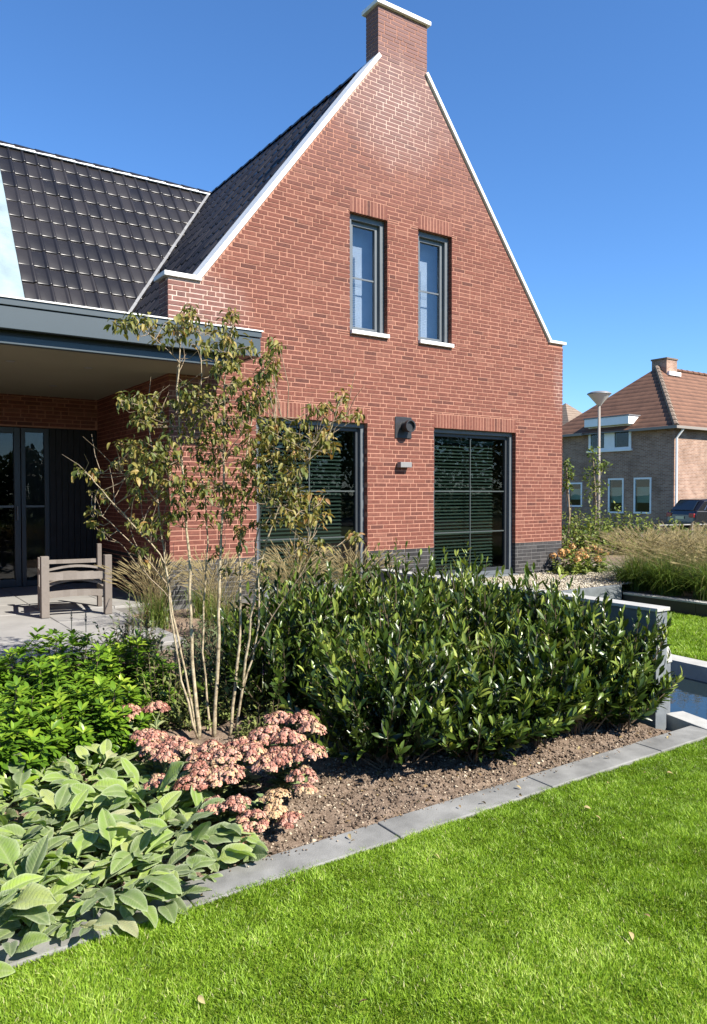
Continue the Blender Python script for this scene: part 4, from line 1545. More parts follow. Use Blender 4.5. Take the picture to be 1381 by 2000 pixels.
# ---- stonecrop with flat pink flower heads
M['floret'] = tinted('pink_floret', [(0, (.20, .075, .05)), (.3, (.40, .175, .125)), (.6, (.53, .295, .22)), (.8, (.48, .30, .15)), (1, (.56, .42, .27))], .7, .2, .1)
M['stone_leaf'] = foliage('stonecrop_leaf', [(0, (.09, .13, .055)), (.5, (.19, .25, .10)), (1, (.38, .39, .17))], .5, .35, .2)
M['stem_green'] = simple('green_stem', (.19, .21, .09), .6, .3, .2, 20)
FLO = (np.array([(0, 0, 0), (1, 0, .55), (.31, .95, .6), (-.81, .59, .5), (-.81, -.59, .55), (.31, -.95, .6), (0, 0, .35)]),
       np.zeros((0, 4), int), np.array([(6, 1, 2), (6, 2, 3), (6, 3, 4), (6, 4, 5), (6, 5, 1), (0, 2, 1), (0, 4, 3), (0, 1, 5)]))
FLO = (FLO[0][:, [0, 2, 1]], FLO[1], FLO[2])        # axis along +Y
SLE = leaf_tmpl(.5, .2, .1, 4, .6)
sd = [  # plant, list of heads (u, v, top height, radius)
    ((1.46, -4.50), 'pink stonecrop at the left, its wide flat heads touching the silver leaves',
     [(250, 1378, .02, .06), (305, 1372, .02, .055), (290, 1425, -.02, .075), (340, 1440, -.02, .07), (312, 1512, -.08, .045), (300, 1452, -.04, .05), (365, 1450, -.02, .05), (325, 1465, -.05, .05)]),
    ((1.72, -4.78), 'pink stonecrop in the middle, at the foot of the pale tree stems',
     [(412, 1448, -.01, .055), (395, 1470, -.03, .06), (445, 1462, -.01, .06), (490, 1452, .0, .065), (430, 1500, -.06, .07), (378, 1512, -.08, .06), (470, 1440, .0, .05), (450, 1496, -.05, .05), (395, 1500, -.06, .05)]),
    ((1.98, -4.86), 'pink stonecrop at the right, its tallest heads against the dark hedge',
     [(545, 1390, .06, .065), (590, 1392, .07, .07), (520, 1420, .04, .07), (565, 1425, .04, .06), (600, 1452, .03, .065), (550, 1460, .01, .07), (590, 1500, -.05, .05), (595, 1528, -.09, .04), (610, 1410, .06, .05), (530, 1475, -.01, .06)]),
    ((1.66, -5.12), 'low pink stonecrop in front, two fading yellowish heads beside the bare soil',
     [(420, 1560, -.13, .045), (462, 1555, -.11, .05), (495, 1585, -.15, .06), (540, 1540, -.1, .045), (535, 1572, -.15, .04), (478, 1612, -.19, .04), (566, 1588, -.19, .04)])]
for i, ((x, y), lab, heads) in enumerate(sd):
    r = np.random.default_rng(400 + i)
    c = np.array([x, y, float(bed_z(x, y))])
    root = empty('stonecrop', c, lab, 'plant', 'pink stonecrops under the tree')
    st = MB(); lf = Scatter()
    for (u, v, zt_, rad) in heads:
        p = onZ(u, v, zt_)
        fade = 1.0 if (i == 3 and u in (540, 535)) else 0.0
        rad *= 1.3
        sc = Scatter()
        ns = int(15 * (rad / .07) ** 2)
        tb = r.normal(.5, .1)
        for j in range(ns):
            a0 = j * 2.4 + r.normal(0, .2); q0 = math.sqrt((j + .5) / ns)
            cs = np.array([rad * q0 * math.cos(a0), rad * q0 * math.sin(a0), -rad * .5 * q0 * q0 + r.normal(0, .006)])
            rs = .023 * r.uniform(.8, 1.25); n = 46
            a_ = r.uniform(0, 6.283, n); q = np.sqrt(r.random(n))
            X = cs + np.stack([rs * q * np.cos(a_), rs * q * np.sin(a_), rs * .8 * np.sqrt(np.clip(1 - q * q, 0, 1)) - rs], 1) + r.normal(0, .0015, (n, 3))
            A = nrm(np.stack([q * np.cos(a_) + cs[0] * 6, q * np.sin(a_) + cs[1] * 6, np.full(n, 1.0)], 1) + r.normal(0, .2, (n, 3)))
            t = np.clip(r.normal(tb + r.normal(0, .16), .2, n), 0, .88)
            if fade: t = np.clip(r.normal(.82, .06, n), 0, 1)
            sc.add(FLO, X, A, np.repeat([[.3, .2, .9]], n, 0), .0074 * r.uniform(.6, 1.4, n), t)
        me = sc.mesh('flower_head', M['floret'], smooth=False)
        o = mob('flower_head', me, loc=p); fix(o, root)
        # branching stalks and fleshy leaves below
        base = c + np.array([r.normal(0, .07), r.normal(0, .07), 0])
        neck = np.array([p[0] * .85 + base[0] * .15, p[1] * .85 + base[1] * .15, p[2] - rad * 1.3])
        st.tube([base, base * .5 + neck * .5 + [0, 0, .02], neck], [.006, .005, .004], 5)
        for k in range(7):
            w = r.uniform(0, 6.283); e = p + np.array([rad * .6 * math.cos(w), rad * .6 * math.sin(w), -rad * .45])
            st.tube([neck, e], [.003, .002], 4)
        nl = 30
        s = r.uniform(.1, .95, nl)[:, None]
        lp = base * (1 - s) + neck * s
        w = r.uniform(0, 6.283, nl)
        A = nrm(np.stack([np.cos(w), np.sin(w), r.uniform(.1, .8, nl)], 1))
        lf.add(SLE, lp, A, np.repeat([[0, 0, 1.]], nl, 0), .075 * r.uniform(.6, 1.2, nl), np.clip(r.normal(.5, .28, nl), 0, 1))
    hb(st, 'stalks', M['stem_green'], root)
    lf.build('leaves', M['stone_leaf'], root)

# ---- a few fallen leaves on the soil, the kerb and the lawn
r = np.random.default_rng(470)
s_ = Scatter()
lv = leaf_tmpl(.5, .25, .2, 4, .5, curl=.9)
for n, yr, zf in ((150, (-5.5, -4.6), bed_surface), (14, (-5.74, -5.58), lambda x, y: np.full_like(x, -.276)), (26, (-6.9, -5.8), lambda x, y: lawnz(x, y) + .022)):
    x = r.uniform(.9 if yr[0] < -5.6 else 1.8, 4.5, n); y = r.uniform(*yr, n)
    a = r.uniform(0, 6.283, n)
    s_.add(lv, np.stack([x, y, zf(x, y) + .008], 1), np.stack([np.cos(a), np.sin(a), r.normal(.1, .2, n)], 1), nrm(r.normal(0, .35, (n, 3)) + [0, 0, 1]), .034 * r.uniform(.5, 1.2, n), r.random(n))
M['fallen'] = foliage('fallen_leaf', [(0, (.16, .10, .05)), (.5, (.32, .22, .10)), (1, (.46, .37, .18))], .8, .2, .15)
tag(mob('fallen_leaves', s_.mesh('fallen_leaves', M['fallen'])), kind='stuff')

# ---- the many-stemmed small tree
def bark_material():
    m, nt, out = nodes_of('pale_bark')
    c = ramp(nt, noise(nt, 26.0, 5, .7), [(.34, (.10, .075, .045)), (.48, (.30, .24, .15)), (.7, (.48, .41, .28))])
    p = principled(nt, c, .8, .25, bump(nt, noise(nt, 90.0, 4), .5, .004))
    nt.links.new(p.outputs[0], out.inputs[0])
    return m


M['bark'] = bark_material()
M['bark2'] = simple('grey_brown_twig', (.26, .20, .135), .85, .2, .35, 25)
M['tree_leaf'] = foliage('wilting_leaf', [(0, (.04, .062, .012)), (.3, (.10, .125, .024)), (.55, (.20, .195, .045)), (.78, (.34, .27, .075)), (1, (.29, .15, .05))], .5, .35, .3, (1.1, 1.0, .6))
TB = np.array([1.95, -3.95, float(bed_z(1.95, -3.95))])
TD = float((TB - CAM) @ FW)
tree = empty('ornamental_tree', TB, 'slender many-stemmed tree with pale bark and curled olive leaves', 'tree')
rtree = np.random.default_rng(77)


def smooth_line(pts, n):
    pts = np.array(pts, float)
    t = np.linspace(0, len(pts) - 1, n)
    out = []
    for q in t:
        i = min(int(q), len(pts) - 2); f = q - i
        p0 = pts[max(i - 1, 0)]; p1 = pts[i]; p2 = pts[i + 1]; p3 = pts[min(i + 2, len(pts) - 1)]
        out.append(.5 * ((2 * p1) + (-p0 + p2) * f + (2 * p0 - 5 * p1 + 4 * p2 - p3) * f * f + (-p0 + 3 * p1 - 3 * p2 + p3) * f ** 3))
    return np.array(out)


stems = [  # polylines (u, v) with a depth drift, base and tip radius
    ([(388, 1452), (381, 1350), (374, 1230), (371, 1120), (365, 1010), (355, 890), (346, 770), (352, 690), (346, 625)], -.04, .10, .018, .004),
    ([(418, 1442), (424, 1330), (427, 1200), (431, 1080), (437, 950), (437, 820), (440, 720), (455, 640)], .0, -.06, .018, .004),
    ([(450, 1440), (463, 1320), (470, 1180), (470, 1060), (477, 930), (498, 780), (520, 715)], .04, .16, .015, .004),
    ([(460, 1440), (480, 1290), (497, 1170), (512, 1090), (545, 985), (585, 920), (640, 860), (664, 785)], .06, -.2, .012, .003),
    ([(386, 1446), (366, 1330), (338, 1200), (321, 1090), (309, 985), (300, 900), (285, 800)], -.05, .25, .011, .003),
    ([(384, 1440), (352, 1310), (332, 1190), (320, 1095), (255, 1020), (205, 965), (168, 922)], -.06, -.15, .010, .003),
    ([(412, 1440), (400, 1320), (398, 1180), (405, 1060), (398, 950), (380, 850), (395, 740), (390, 650)], .08, .3, .010, .003),
    ([(456, 1440), (474, 1350), (500, 1250), (506, 1160), (500, 1060), (520, 960), (535, 860), (540, 720)], .1, .1, .010, .003)]
branches = [
    ([(326, 1140), (270, 1075), (215, 1020), (185, 995)], -.06, -.1, .006, .002),
    ([(330, 1165), (275, 1110), (235, 1060)], -.02, .1, .005, .002),
    ([(482, 1290), (560, 1160), (630, 1085), (702, 1043)], .05, -.15, .006, .002),
    ([(352, 710), (310, 668), (255, 628)], .05, .0, .005, .002),
    ([(346, 840), (295, 800), (235, 782)], .06, -.1, .005, .002),
    ([(540, 985), (580, 1000), (628, 985)], -.1, -.15, .005, .002),
    ([(437, 900), (470, 850), (520, 820), (560, 815)], 0, -.2, .005, .002),
    ([(600, 905), (625, 840), (690, 808)], -.15, -.2, .004, .002),
    ([(505, 1120), (560, 1090), (600, 1060)], 0, -.1, .004, .002),
    ([(310, 985), (260, 930), (195, 925)], .1, .1, .005, .002),
    ([(437, 830), (400, 780), (360, 760)], 0, .2, .005, .002),
    ([(530, 870), (560, 880), (615, 870)], .1, .2, .004, .002),
    ([(318, 1060), (285, 1040), (255, 1020)], .1, .2, .004, .002)]
skel = []
for k, (pts, d0, d1, r0, r1) in enumerate(stems + branches):
    L_ = smooth_line(pts, 22 if k < len(stems) else 10)
    n = len(L_)
    P = [onD(u + rtree.normal(0, 1.2), v, TD + d0 + (d1 - d0) * (i / (n - 1)) ** 1.3 + rtree.normal(0, .004)) for i, (u, v) in enumerate(L_)]
    rad = [.82 * (r0 + (r1 - r0) * (i / (n - 1)) ** .8) * (1 + .1 * math.sin(i * 1.7 + k)) for i in range(n)]
    m = MB(); m.tube(P, rad, 7 if k < len(stems) else 5)
    hb(m, 'stem' if k < len(stems) else 'branch', M['bark'] if k < len(stems) else M['bark2'], tree, smooth=True)
    skel += [(np.array(p), r_) for p, r_ in zip(P[n // 3 if k < len(stems) else 0:], rad[n // 3 if k < len(stems) else 0:])]
SK = np.array([s[0] for s in skel])
blobs = [  # u, v, ru, rv, clusters, depth spread
    (255, 627, 40, 12, 7), (300, 650, 45, 20, 8), (372, 602, 14, 14, 2), (445, 615, 15, 15, 3), (360, 632, 40, 16, 6), (400, 655, 70, 30, 13), (440, 690, 60, 35, 12),
    (530, 695, 24, 30, 7), (535, 730, 28, 22, 6), (280, 780, 55, 18, 10), (310, 805, 55, 28, 12), (365, 775, 40, 28, 8), (430, 745, 55, 38, 12), (500, 775, 40, 30, 8), (490, 800, 40, 28, 8),
    (560, 835, 60, 24, 12), (625, 805, 24, 18, 5), (665, 772, 10, 8, 2), (682, 810, 22, 10, 4), (610, 870, 45, 25, 9), (540, 870, 50, 40, 14), (580, 905, 40, 20, 7),
    (250, 868, 32, 20, 6), (275, 905, 55, 25, 11), (300, 935, 60, 28, 13), (350, 880, 55, 40, 13), (400, 850, 55, 45, 13), (455, 845, 50, 40, 11), (480, 900, 55, 40, 12), (420, 920, 55, 40, 9), (360, 950, 50, 30, 7),
    (170, 925, 22, 12, 3), (193, 962, 14, 8, 2), (178, 1000, 8, 7, 1), (188, 1028, 22, 10, 3), (285, 1023, 38, 10, 6), (270, 960, 30, 15, 3),
    (460, 960, 60, 30, 7), (565, 1005, 50, 18, 8), (608, 972, 26, 18, 6), (620, 1008, 22, 10, 4), (540, 950, 40, 25, 6), (690, 1045, 25, 6, 3), (590, 1062, 60, 14, 5), (500, 1040, 40, 25, 4), (330, 1010, 30, 25, 3), (640, 860, 22, 30, 6),
    (430, 985, 80, 45, 12), (525, 930, 60, 50, 12), (350, 985, 55, 40, 8), (470, 800, 60, 40, 8), (400, 800, 60, 40, 8), (320, 870, 50, 30, 6), (585, 960, 40, 30, 5), (480, 1090, 70, 40, 5), (300, 1080, 40, 30, 3)]
sc = Scatter(); tw = MB()
TL1 = leaf_tmpl(.40, .34, .25, 4, .45, curl=1.5); TL2 = leaf_tmpl(.34, .5, .1, 4, .45, curl=2.2); TL3 = leaf_tmpl(.46, .2, .3, 4, .45)
for (u, v, ru, rv, nc) in blobs:
    for _ in range(int(nc * 1.5) + 1):
        a = rtree.uniform(0, 6.283); q = math.sqrt(rtree.random())
        p = onD(u + ru * q * math.cos(a), v + rv * q * math.sin(a), TD + rtree.normal(0, .17))
        d2 = ((SK - p) ** 2).sum(1) + np.where(SK[:, 2] > p[2] + .02, .15, 0)
        j = SK[int(np.argmin(d2))]
        mid = (p + j) / 2 + rtree.normal(0, .015, 3) - [0, 0, .02]
        if np.linalg.norm(p - j) < .6: tw.tube([j, mid, p], [.0028, .0022, .0014], 4, cap=False)
        k = int(rtree.integers(6, 11))
        w = rtree.uniform(0, 6.283, k)
        A = nrm(np.stack([np.cos(w), np.sin(w), rtree.uniform(-1.3, .35, k)], 1))
        pos = p + np.stack([np.cos(w), np.sin(w), np.zeros(k)], 1) * .008 + rtree.normal(0, .018, (k, 3))
        U = nrm(np.stack([np.cos(w) * .6, np.sin(w) * .6, np.full(k, .9)], 1) + rtree.normal(0, .3, (k, 3)))
        brown = .16 if u > 560 else 0
        t = np.clip(rtree.normal(.5 + brown, .2, k) + rtree.normal(0, .08), 0, 1)
        sz = .052 * rtree.uniform(.6, 1.3, k)
        pick = rtree.integers(0, 3, k)
        for z_, tm in enumerate((TL1, TL2, TL3)):
            m_ = pick == z_
            sc.add(tm, pos[m_], A[m_], U[m_], sz[m_], t[m_])
for _ in range(90):
    j = SK[int(rtree.integers(0, len(SK)))]
    e = j + np.array([rtree.normal(0, .11), rtree.normal(0, .11), rtree.uniform(.08, .3)])
    tw.tube([j, (j + e) / 2 + rtree.normal(0, .015, 3), e], [.0024, .0018, .001], 4, cap=False)
sc.build('crown', M['tree_leaf'], tree)
tag(hb(tw, 'twigs', M['bark2'], tree), kind='stuff')

# ---- fountain grasses
M['grass'] = foliage('grass_blade', [(0, (.045, .085, .010)), (.4, (.13, .205, .028)), (.75, (.25, .31, .055)), (1, (.46, .41, .17))], .5, .3, .35)
M['plume'] = foliage('grass_plume', [(0, (.26, .20, .09)), (.5, (.46, .37, .19)), (1, (.64, .55, .34))], .8, .15, .4)


def fountain_grass(c, label, group, seed, h=.62, nb=260, npl=60, spread=.45, tb=.4, hairs=26, wide=1.0):
    r = np.random.default_rng(seed)
    root = empty('fountain_grass', c, label, 'grass', group)
    # arching blades
    seg = 5
    w = r.uniform(0, 6.283, nb); l = h * r.uniform(.7, 1.15, nb); o = spread * r.uniform(.25, 1.15, nb)
    b0 = np.stack([c[0] + .08 * r.normal(0, 1, nb), c[1] + .08 * r.normal(0, 1, nb), np.full(nb, c[2])], 1)
    dirn = np.stack([np.cos(w), np.sin(w)], 1)
    s = np.linspace(0, 1, seg)
    ctr = np.zeros((nb, seg, 3))
    ctr[:, :, :2] = b0[:, None, :2] + dirn[:, None] * (o[:, None] * s[None] ** 1.6)[..., None]
    droop = r.uniform(.25, .8, nb)
    ctr[:, :, 2] = b0[:, None, 2] + l[:, None] * (s[None] - droop[:, None] * s[None] ** 2.6)
    sd_ = np.stack([-np.sin(w), np.cos(w), np.zeros(nb)], 1)
    wd = .0065 * wide * r.uniform(.6, 1.2, nb)[:, None] * np.array([.8, 1, .9, .6, .1])[None]
    V = np.stack([ctr - sd_[:, None] * wd[..., None] * .5, ctr + sd_[:, None] * wd[..., None] * .5], 2).reshape(-1, 3)
    i = (np.arange(nb)[:, None] * seg * 2 + np.arange(seg - 1)[None] * 2)[..., None]
    F = np.concatenate([i, i + 1, i + 3, i + 2], -1).reshape(-1, 4)
    t = np.repeat(np.clip(r.normal(tb, .2, nb), 0, 1), seg - 1)
    ob = mob('blades', fast('blades', V, [F], M['grass'], t, smooth=True)); fix(ob, root); ob['kind'] = 'stuff'
    # plumes
    st = MB(); H = Scatter()
    hair = (np.array([(-.02, 0, 0), (.02, 0, 0), (0, 1, 0)]), np.zeros((0, 4), int), np.array([(0, 1, 2)]))
    for k in range(npl):
        w = r.uniform(0, 6.283); o_ = spread * r.uniform(.3, 1.15); hh = h * r.uniform(.95, 1.3)
        b = np.array([c[0] + .06 * r.normal(), c[1] + .06 * r.normal(), c[2]])
        e = b + np.array([math.cos(w) * o_, math.sin(w) * o_, hh - o_ * .25])
        mid = b + np.array([math.cos(w) * o_ * .35, math.sin(w) * o_ * .35, hh * .62])
        ed = nrm(e - mid + np.array([math.cos(w) * .05, math.sin(w) * .05, -.06]))
        pl_ = r.uniform(.08, .13) * wide ** .3
        st.tube([b, mid, e], [.0014, .0013, .0012], 3, cap=False, t=.3)
        tip = e + ed * pl_
        core = [e, e + ed * pl_ * .5, tip]
        st.tube(core, [.003, .0055, .001], 4, cap=False, t=.5)
        q = r.uniform(0, 1, hairs)[:, None]
        P = e + ed * pl_ * q
        A, U = around(r, np.repeat(ed[None], hairs, 0), np.full(hairs, .55))
        H.add(hair, P, A, U, .034 * wide ** .6 * r.uniform(.6, 1.2, hairs), np.clip(r.normal(.55, .25, hairs), 0, 1))
    me = st.mesh('plume_stalks', M['plume']); ob = mob('plume_stalks', me); fix(ob, root)
    ob = H.build('plumes', M['plume'], root)
    return root


def gpos(x, y, dz=0): return np.array([x, y, float(bed_z(x, y)) + dz])


fountain_grass(gpos(4.20, -1.15), 'fountain grass with tan plumes below the left ground floor window, at its left half', 'fountain grasses by the house', 501, 0.64, 300, 140, .42, .6)
fountain_grass(gpos(4.60, -1.75), 'fountain grass with tan plumes below the left ground floor window, at its right half', 'fountain grasses by the house', 502, 0.64, 300, 150, .42, .6)
fountain_grass(gpos(3.70, -1.9), 'fountain grass between the tree stems and the hedge', 'fountain grasses by the house', 503, 0.58, 300, 120, .4, .5)
fountain_grass(gpos(2.55, -1.15), 'fountain grass beside the patio, right of the wooden chair', 'fountain grasses by the house', 504, 0.58, 300, 120, .36, .45)
fountain_grass(gpos(2.95, -1.9), 'fountain grass behind the pale tree stems, near the house corner', 'fountain grasses by the house', 505, 0.61, 300, 110, .4, .45)
fountain_grass(gpos(3.3, -.75), 'fountain grass at the foot of the house corner', 'fountain grasses by the house', 506, 0.56, 260, 100, .36, .45)

rg = [((9.70, -1.70), 'fountain grass at the corner of the gravel strip above the black wall'), ((9.66, -2.25), 'fountain grass leaning over the black wall, second from the gravel'),
      ((9.68, -2.85), 'fountain grass leaning over the black wall, at the right picture edge'),
      ((10.35, -1.45), 'fountain grass at the right border of the gravel, in the second row'), ((10.3, -2.1), 'fountain grass in the second row behind the black wall, middle'), ((10.3, -2.8), 'fountain grass in the second row behind the black wall, right'),
      ((11.15, -.95), 'fountain grass behind the gravel, next to the orange flowers'), ((11.1, -1.75), 'fountain grass in the third row, left of the middle of the tan mass'), ((11.1, -2.6), 'fountain grass in the third row, right of the middle of the tan mass'),
      ((12.3, -.7), 'fountain grass in the fourth row, below the street shrubs'), ((12.2, -1.7), 'fountain grass in the fourth row, below the neighbour windows'), ((12.2, -2.8), 'fountain grass in the fourth row, below the parked car'),
      ((13.5, -.9), 'fountain grass at the back of the tan mass, left'), ((13.5, -2.3), 'fountain grass at the back of the tan mass, right')]
for i, ((x, y), lab) in enumerate(rg):
    fountain_grass(np.array([x, y, -.12]), lab, 'fountain grasses beyond the pond', 520 + i, .72, 680, 100, .66, .38, hairs=40, wide=1.8)

# ---- perennials between the tree and the hedge
M['olive'] = foliage('small_olive_leaf', [(0, (.06, .085, .02)), (.5, (.17, .205, .05)), (1, (.32, .34, .11))], .6, .3, .25)
M['sage'] = foliage('grey_green_leaf', [(0, (.05, .07, .03)), (.5, (.12, .155, .07)), (1, (.23, .26, .13))], .7, .2, .25)
SML = leaf_tmpl(.34, .1, .15, 3, .5)


def perennial(c, rx, ry, h, label, seed, mat, size, n=60, nl=14, name='perennial', ang=.9):
    r = np.random.default_rng(seed)
    root = empty(name, c, label, 'plant')
    P, D, S, C = shoots(r, c, rx, ry, h, n, nl, low=.15, rough=.16)
    s_ = Scatter()
    A, U = around(r, D, np.full(len(P), ang) + r.normal(0, .25, len(P)))
    s_.add(SML, P, A, nrm(D + r.normal(0, .3, D.shape)), size * r.uniform(.7, 1.25, len(P)), np.clip(r.normal(.4, .2, len(P)) + .3 * (S - .5), 0, 1))
    s_.build('foliage', mat, root)
    tw = MB()
    for b, q, e in C: tw.tube([b - [0, 0, .03], (b + 2 * q + e) / 4, e], [.003, .0025, .0015], 4, cap=False)
    hb(tw, 'stems', M['twig'], root)
    return root


perennial(gpos(2.28, -3.62), .30, .26, .36, 'olive-green small-leaved perennial right of the tree stems, against the dark hedge', 601, M['olive'], .046, 120)
perennial(gpos(1.78, -3.52), .24, .24, .34, 'small-leaved perennial left of the tree stems, above the pink heads', 602, M['olive'], .046, 90)
perennial(gpos(1.98, -3.72), .26, .16, .20, 'low olive-green perennial right behind the feet of the tree stems', 607, M['olive'], .04, 60)
perennial(gpos(2.28, -4.12), .22, .16, .22, 'low olive-green perennial between the tree feet and the hedge, above the right pink heads', 608, M['olive'], .04, 60)
perennial(gpos(2.2, -3.1), .36, .36, .40, 'grey-green fine-leaved perennial behind the tree base', 603, M['sage'], .05, 90)
perennial(gpos(1.95, -2.3), .36, .34, .42, 'grey-green fine-leaved perennial at the corner of the patio', 604, M['sage'], .05, 90)
perennial(gpos(2.6, -2.6), .34, .34, .42, 'grey-green fine-leaved perennial in front of the fountain grasses', 605, M['sage'], .05, 80)
perennial(gpos(1.15, -2.5), .40, .22, .26, 'low sage-green perennial along the patio edge, behind the bright shrubs', 606, M['sage'], .04, 70)


def spike(base, h, label, seed, mat, group=None, lean=0.0, w=.011):
    r = np.random.default_rng(seed)
    root = empty('flower_spike', base, label, 'flower spike', group)
    base = np.asarray(base, float)
    top = base + np.array([lean, 0, h])
    hb(MB().tube([base, (base + top) / 2, top], [.003, .003, .002], 5), 'stalk', M['stem_green'], root)
    n = 150
    q = r.random(n) ** .9
    P = base + (top - base) * (.5 + .5 * q)[:, None]
    A, U = around(r, np.repeat(nrm(top - base)[None], n, 0), np.full(n, 1.0))
    s_ = Scatter(); s_.add(SML, P, A, U, (w * (1.25 - q * .7)) * 1.6 * r.uniform(.7, 1.3, n), r.random(n))
    o = s_.build('flowers', mat, root)


M['rust'] = tinted('rusty_seed', [(0, (.16, .075, .03)), (.5, (.28, .14, .06)), (1, (.40, .22, .10))], .9, .1)
M['violet'] = tinted('violet_flower', [(0, (.06, .03, .09)), (.5, (.11, .055, .17)), (1, (.2, .12, .28))], .8, .2)
for (u, v0, Z, h, lab, mt, w, sd_) in [
        (287, 1275, .12, .34, 'tall rusty brown seed spike left of the tree stems', 'rust', .016, 1), (246, 1275, .12, .22, 'short rusty brown seed spike beside the patio', 'rust', .014, 2),
        (513, 1352, -.05, .22, 'violet flower spike right of the tree stems, left of a pair', 'violet', .009, 3), (520, 1350, -.05, .2, 'violet flower spike right of the tree stems, right of a pair', 'violet', .009, 4),
        (342, 1330, -.02, .26, 'dim violet spike left of the pale stems', 'violet', .009, 5), (395, 1310, -.02, .22, 'dim violet spike between the pale stems', 'violet', .009, 6),
        (168, 1235, .25, .16, 'thin dark bud spike rising from the bright shrub in front of the chair', 'violet', .008, 7), (140, 1235, .25, .16, 'thin dark bud spike left of the chair seat, above the bright shrub', 'violet', .008, 8)]:
    spike(onZ(u, v0, Z), h, lab, 620 + sd_, M[mt], w=w)

# ---- the wooden chair on the patio
M['wood'] = tinted('weathered_wood', [(0, (.145, .12, .10)), (.5, (.215, .185, .158)), (1, (.27, .235, .205))], .8, .25, .4, 60)
chair = empty('wooden_chair', (2.06, .2, 0), 'weathered grey wooden low chair with square posts and curved slats on the patio', 'chair')
fx0, fx1, fy0, fy1 = 1.70, 2.345, -.115, -.215
def post(x, y, h, w): return MB().box(x, x + w, y, y + w, .002, h, random.random())
hb(post(1.70, -.11, .658, .082), 'post', M['wood'], chair, bevel=.006)
hb(post(2.335, -.215, .655, .078), 'post', M['wood'], chair, bevel=.006)
hb(post(1.80, .52, .60, .07), 'post', M['wood'], chair, bevel=.006)
hb(post(2.43, .42, .74, .05), 'post', M['wood'], chair, bevel=.006)


def cslat(p, q, z0, z1, th, bow, n=8, up=0.0):
    """a slat between two points, bowed in height by bow"""
    m = MB(); p = np.array(p, float); q = np.array(q, float)
    d = q - p; nn = np.array([-d[1], d[0]]) / np.linalg.norm(d) * th
    for i in range(n):
        a, b = i / n, (i + 1) / n
        A = p + d * a; B = p + d * b
        ba, bb = bow * math.sin(math.pi * a), bow * math.sin(math.pi * b)
        m.hexa([(A[0], A[1], z0 + ba), (B[0], B[1], z0 + bb), (B[0] + nn[0], B[1] + nn[1], z0 + bb + up), (A[0] + nn[0], A[1] + nn[1], z0 + ba + up),
                (A[0], A[1], z1 + ba), (B[0], B[1], z1 + bb), (B[0] + nn[0], B[1] + nn[1], z1 + bb + up), (A[0] + nn[0], A[1] + nn[1], z1 + ba + up)], .3 + .4 * random.random())
    return m


P0, P1 = (1.785, -.075), (2.335, -.175)
hb(cslat(P0, P1, .205, .275, .03, .012), 'front_rail', M['wood'], chair)
hb(cslat(P0, P1, .395, .475, .03, .0), 'front_rail', M['wood'], chair)
hb(cslat((1.79, -.02), (2.33, -.12), .325, .352, .09, .05), 'seat_slat', M['wood'], chair)
for k in range(5):
    yy = .10 + k * .105
    hb(cslat((1.80 + k * .012, yy), (2.36 + k * .012, yy - .1), .33 + k * .006, .355 + k * .006, .085, .05), 'seat_slat', M['wood'], chair)
hb(cslat((1.80, .0), (2.34, -.10), .49, .512, .06, .035), 'arm_slat', M['wood'], chair)
hb(cslat((1.84, .55), (2.44, .45), .52, .565, .03, .0), 'back_rail', M['wood'], chair)
hb(cslat((1.84, .55), (2.44, .45), .36, .42, .03, .0), 'back_rail', M['wood'], chair)
for (a, b) in (((1.735, -.03), (1.825, .52)), ((2.375, -.135), (2.455, .42))):
    hb(cslat(a, b, .23, .29, .028, 0), 'side_rail', M['wood'], chair)
    hb(cslat(a, b, .44, .49, .028, 0), 'side_rail', M['wood'], chair)

# ------------------------------------------------------------------ beyond the garden
def nb_brick_material():
    m, nt, out = nodes_of('pinkish_brick')
    (x, y, z), pos = sep(nt)
    cb = nt.nodes.new('ShaderNodeCombineXYZ')
    nt.links.new(math_(nt, 'ADD', x, y), cb.inputs[0]); nt.links.new(z, cb.inputs[1])
    bt = nt.nodes.new('ShaderNodeTexBrick')
    nt.links.new(cb.outputs[0], bt.inputs['Vector'])
    bt.inputs['Scale'].default_value = 1.0; bt.inputs['Brick Width'].default_value = .22; bt.inputs['Row Height'].default_value = .065; bt.inputs['Mortar Size'].default_value = .012
    bt.inputs['Color1'].default_value = (.25, .135, .088, 1); bt.inputs['Color2'].default_value = (.39, .235, .16, 1); bt.inputs['Mortar'].default_value = (.38, .3, .25, 1)
    f = noise(nt, 1.1, 6, .7)
    c = mixc(nt, bt.outputs[0], mixc(nt, bt.outputs[0], (.55, .52, .5), 1.0, 'MULTIPLY'), ramp(nt, f, [(.4, (0, 0, 0)), (.7, (1, 1, 1))]))
    p = principled(nt, c, .9, .15, bump(nt, bt.outputs[1], .3, -.01))
    nt.links.new(p.outputs[0], out.inputs[0])
    return m


M['nb_brick'] = nb_brick_material()


def far_roof_material(name, lo, hi):
    m, nt, out = nodes_of(name)
    (x, y, z), pos = sep(nt)
    rows = math_(nt, 'FRACT', math_(nt, 'MULTIPLY', z, 4.6))
    n = noise(nt, 2.2, 5, .65)
    f = math_(nt, 'ADD', math_(nt, 'MULTIPLY', rows, .45), math_(nt, 'MULTIPLY', n, .6))
    c = ramp(nt, f, [(.25, lo), (.8, hi)])
    p = principled(nt, c, .85, .2, bump(nt, rows, .9, .05))
    nt.links.new(p.outputs[0], out.inputs[0])
    return m


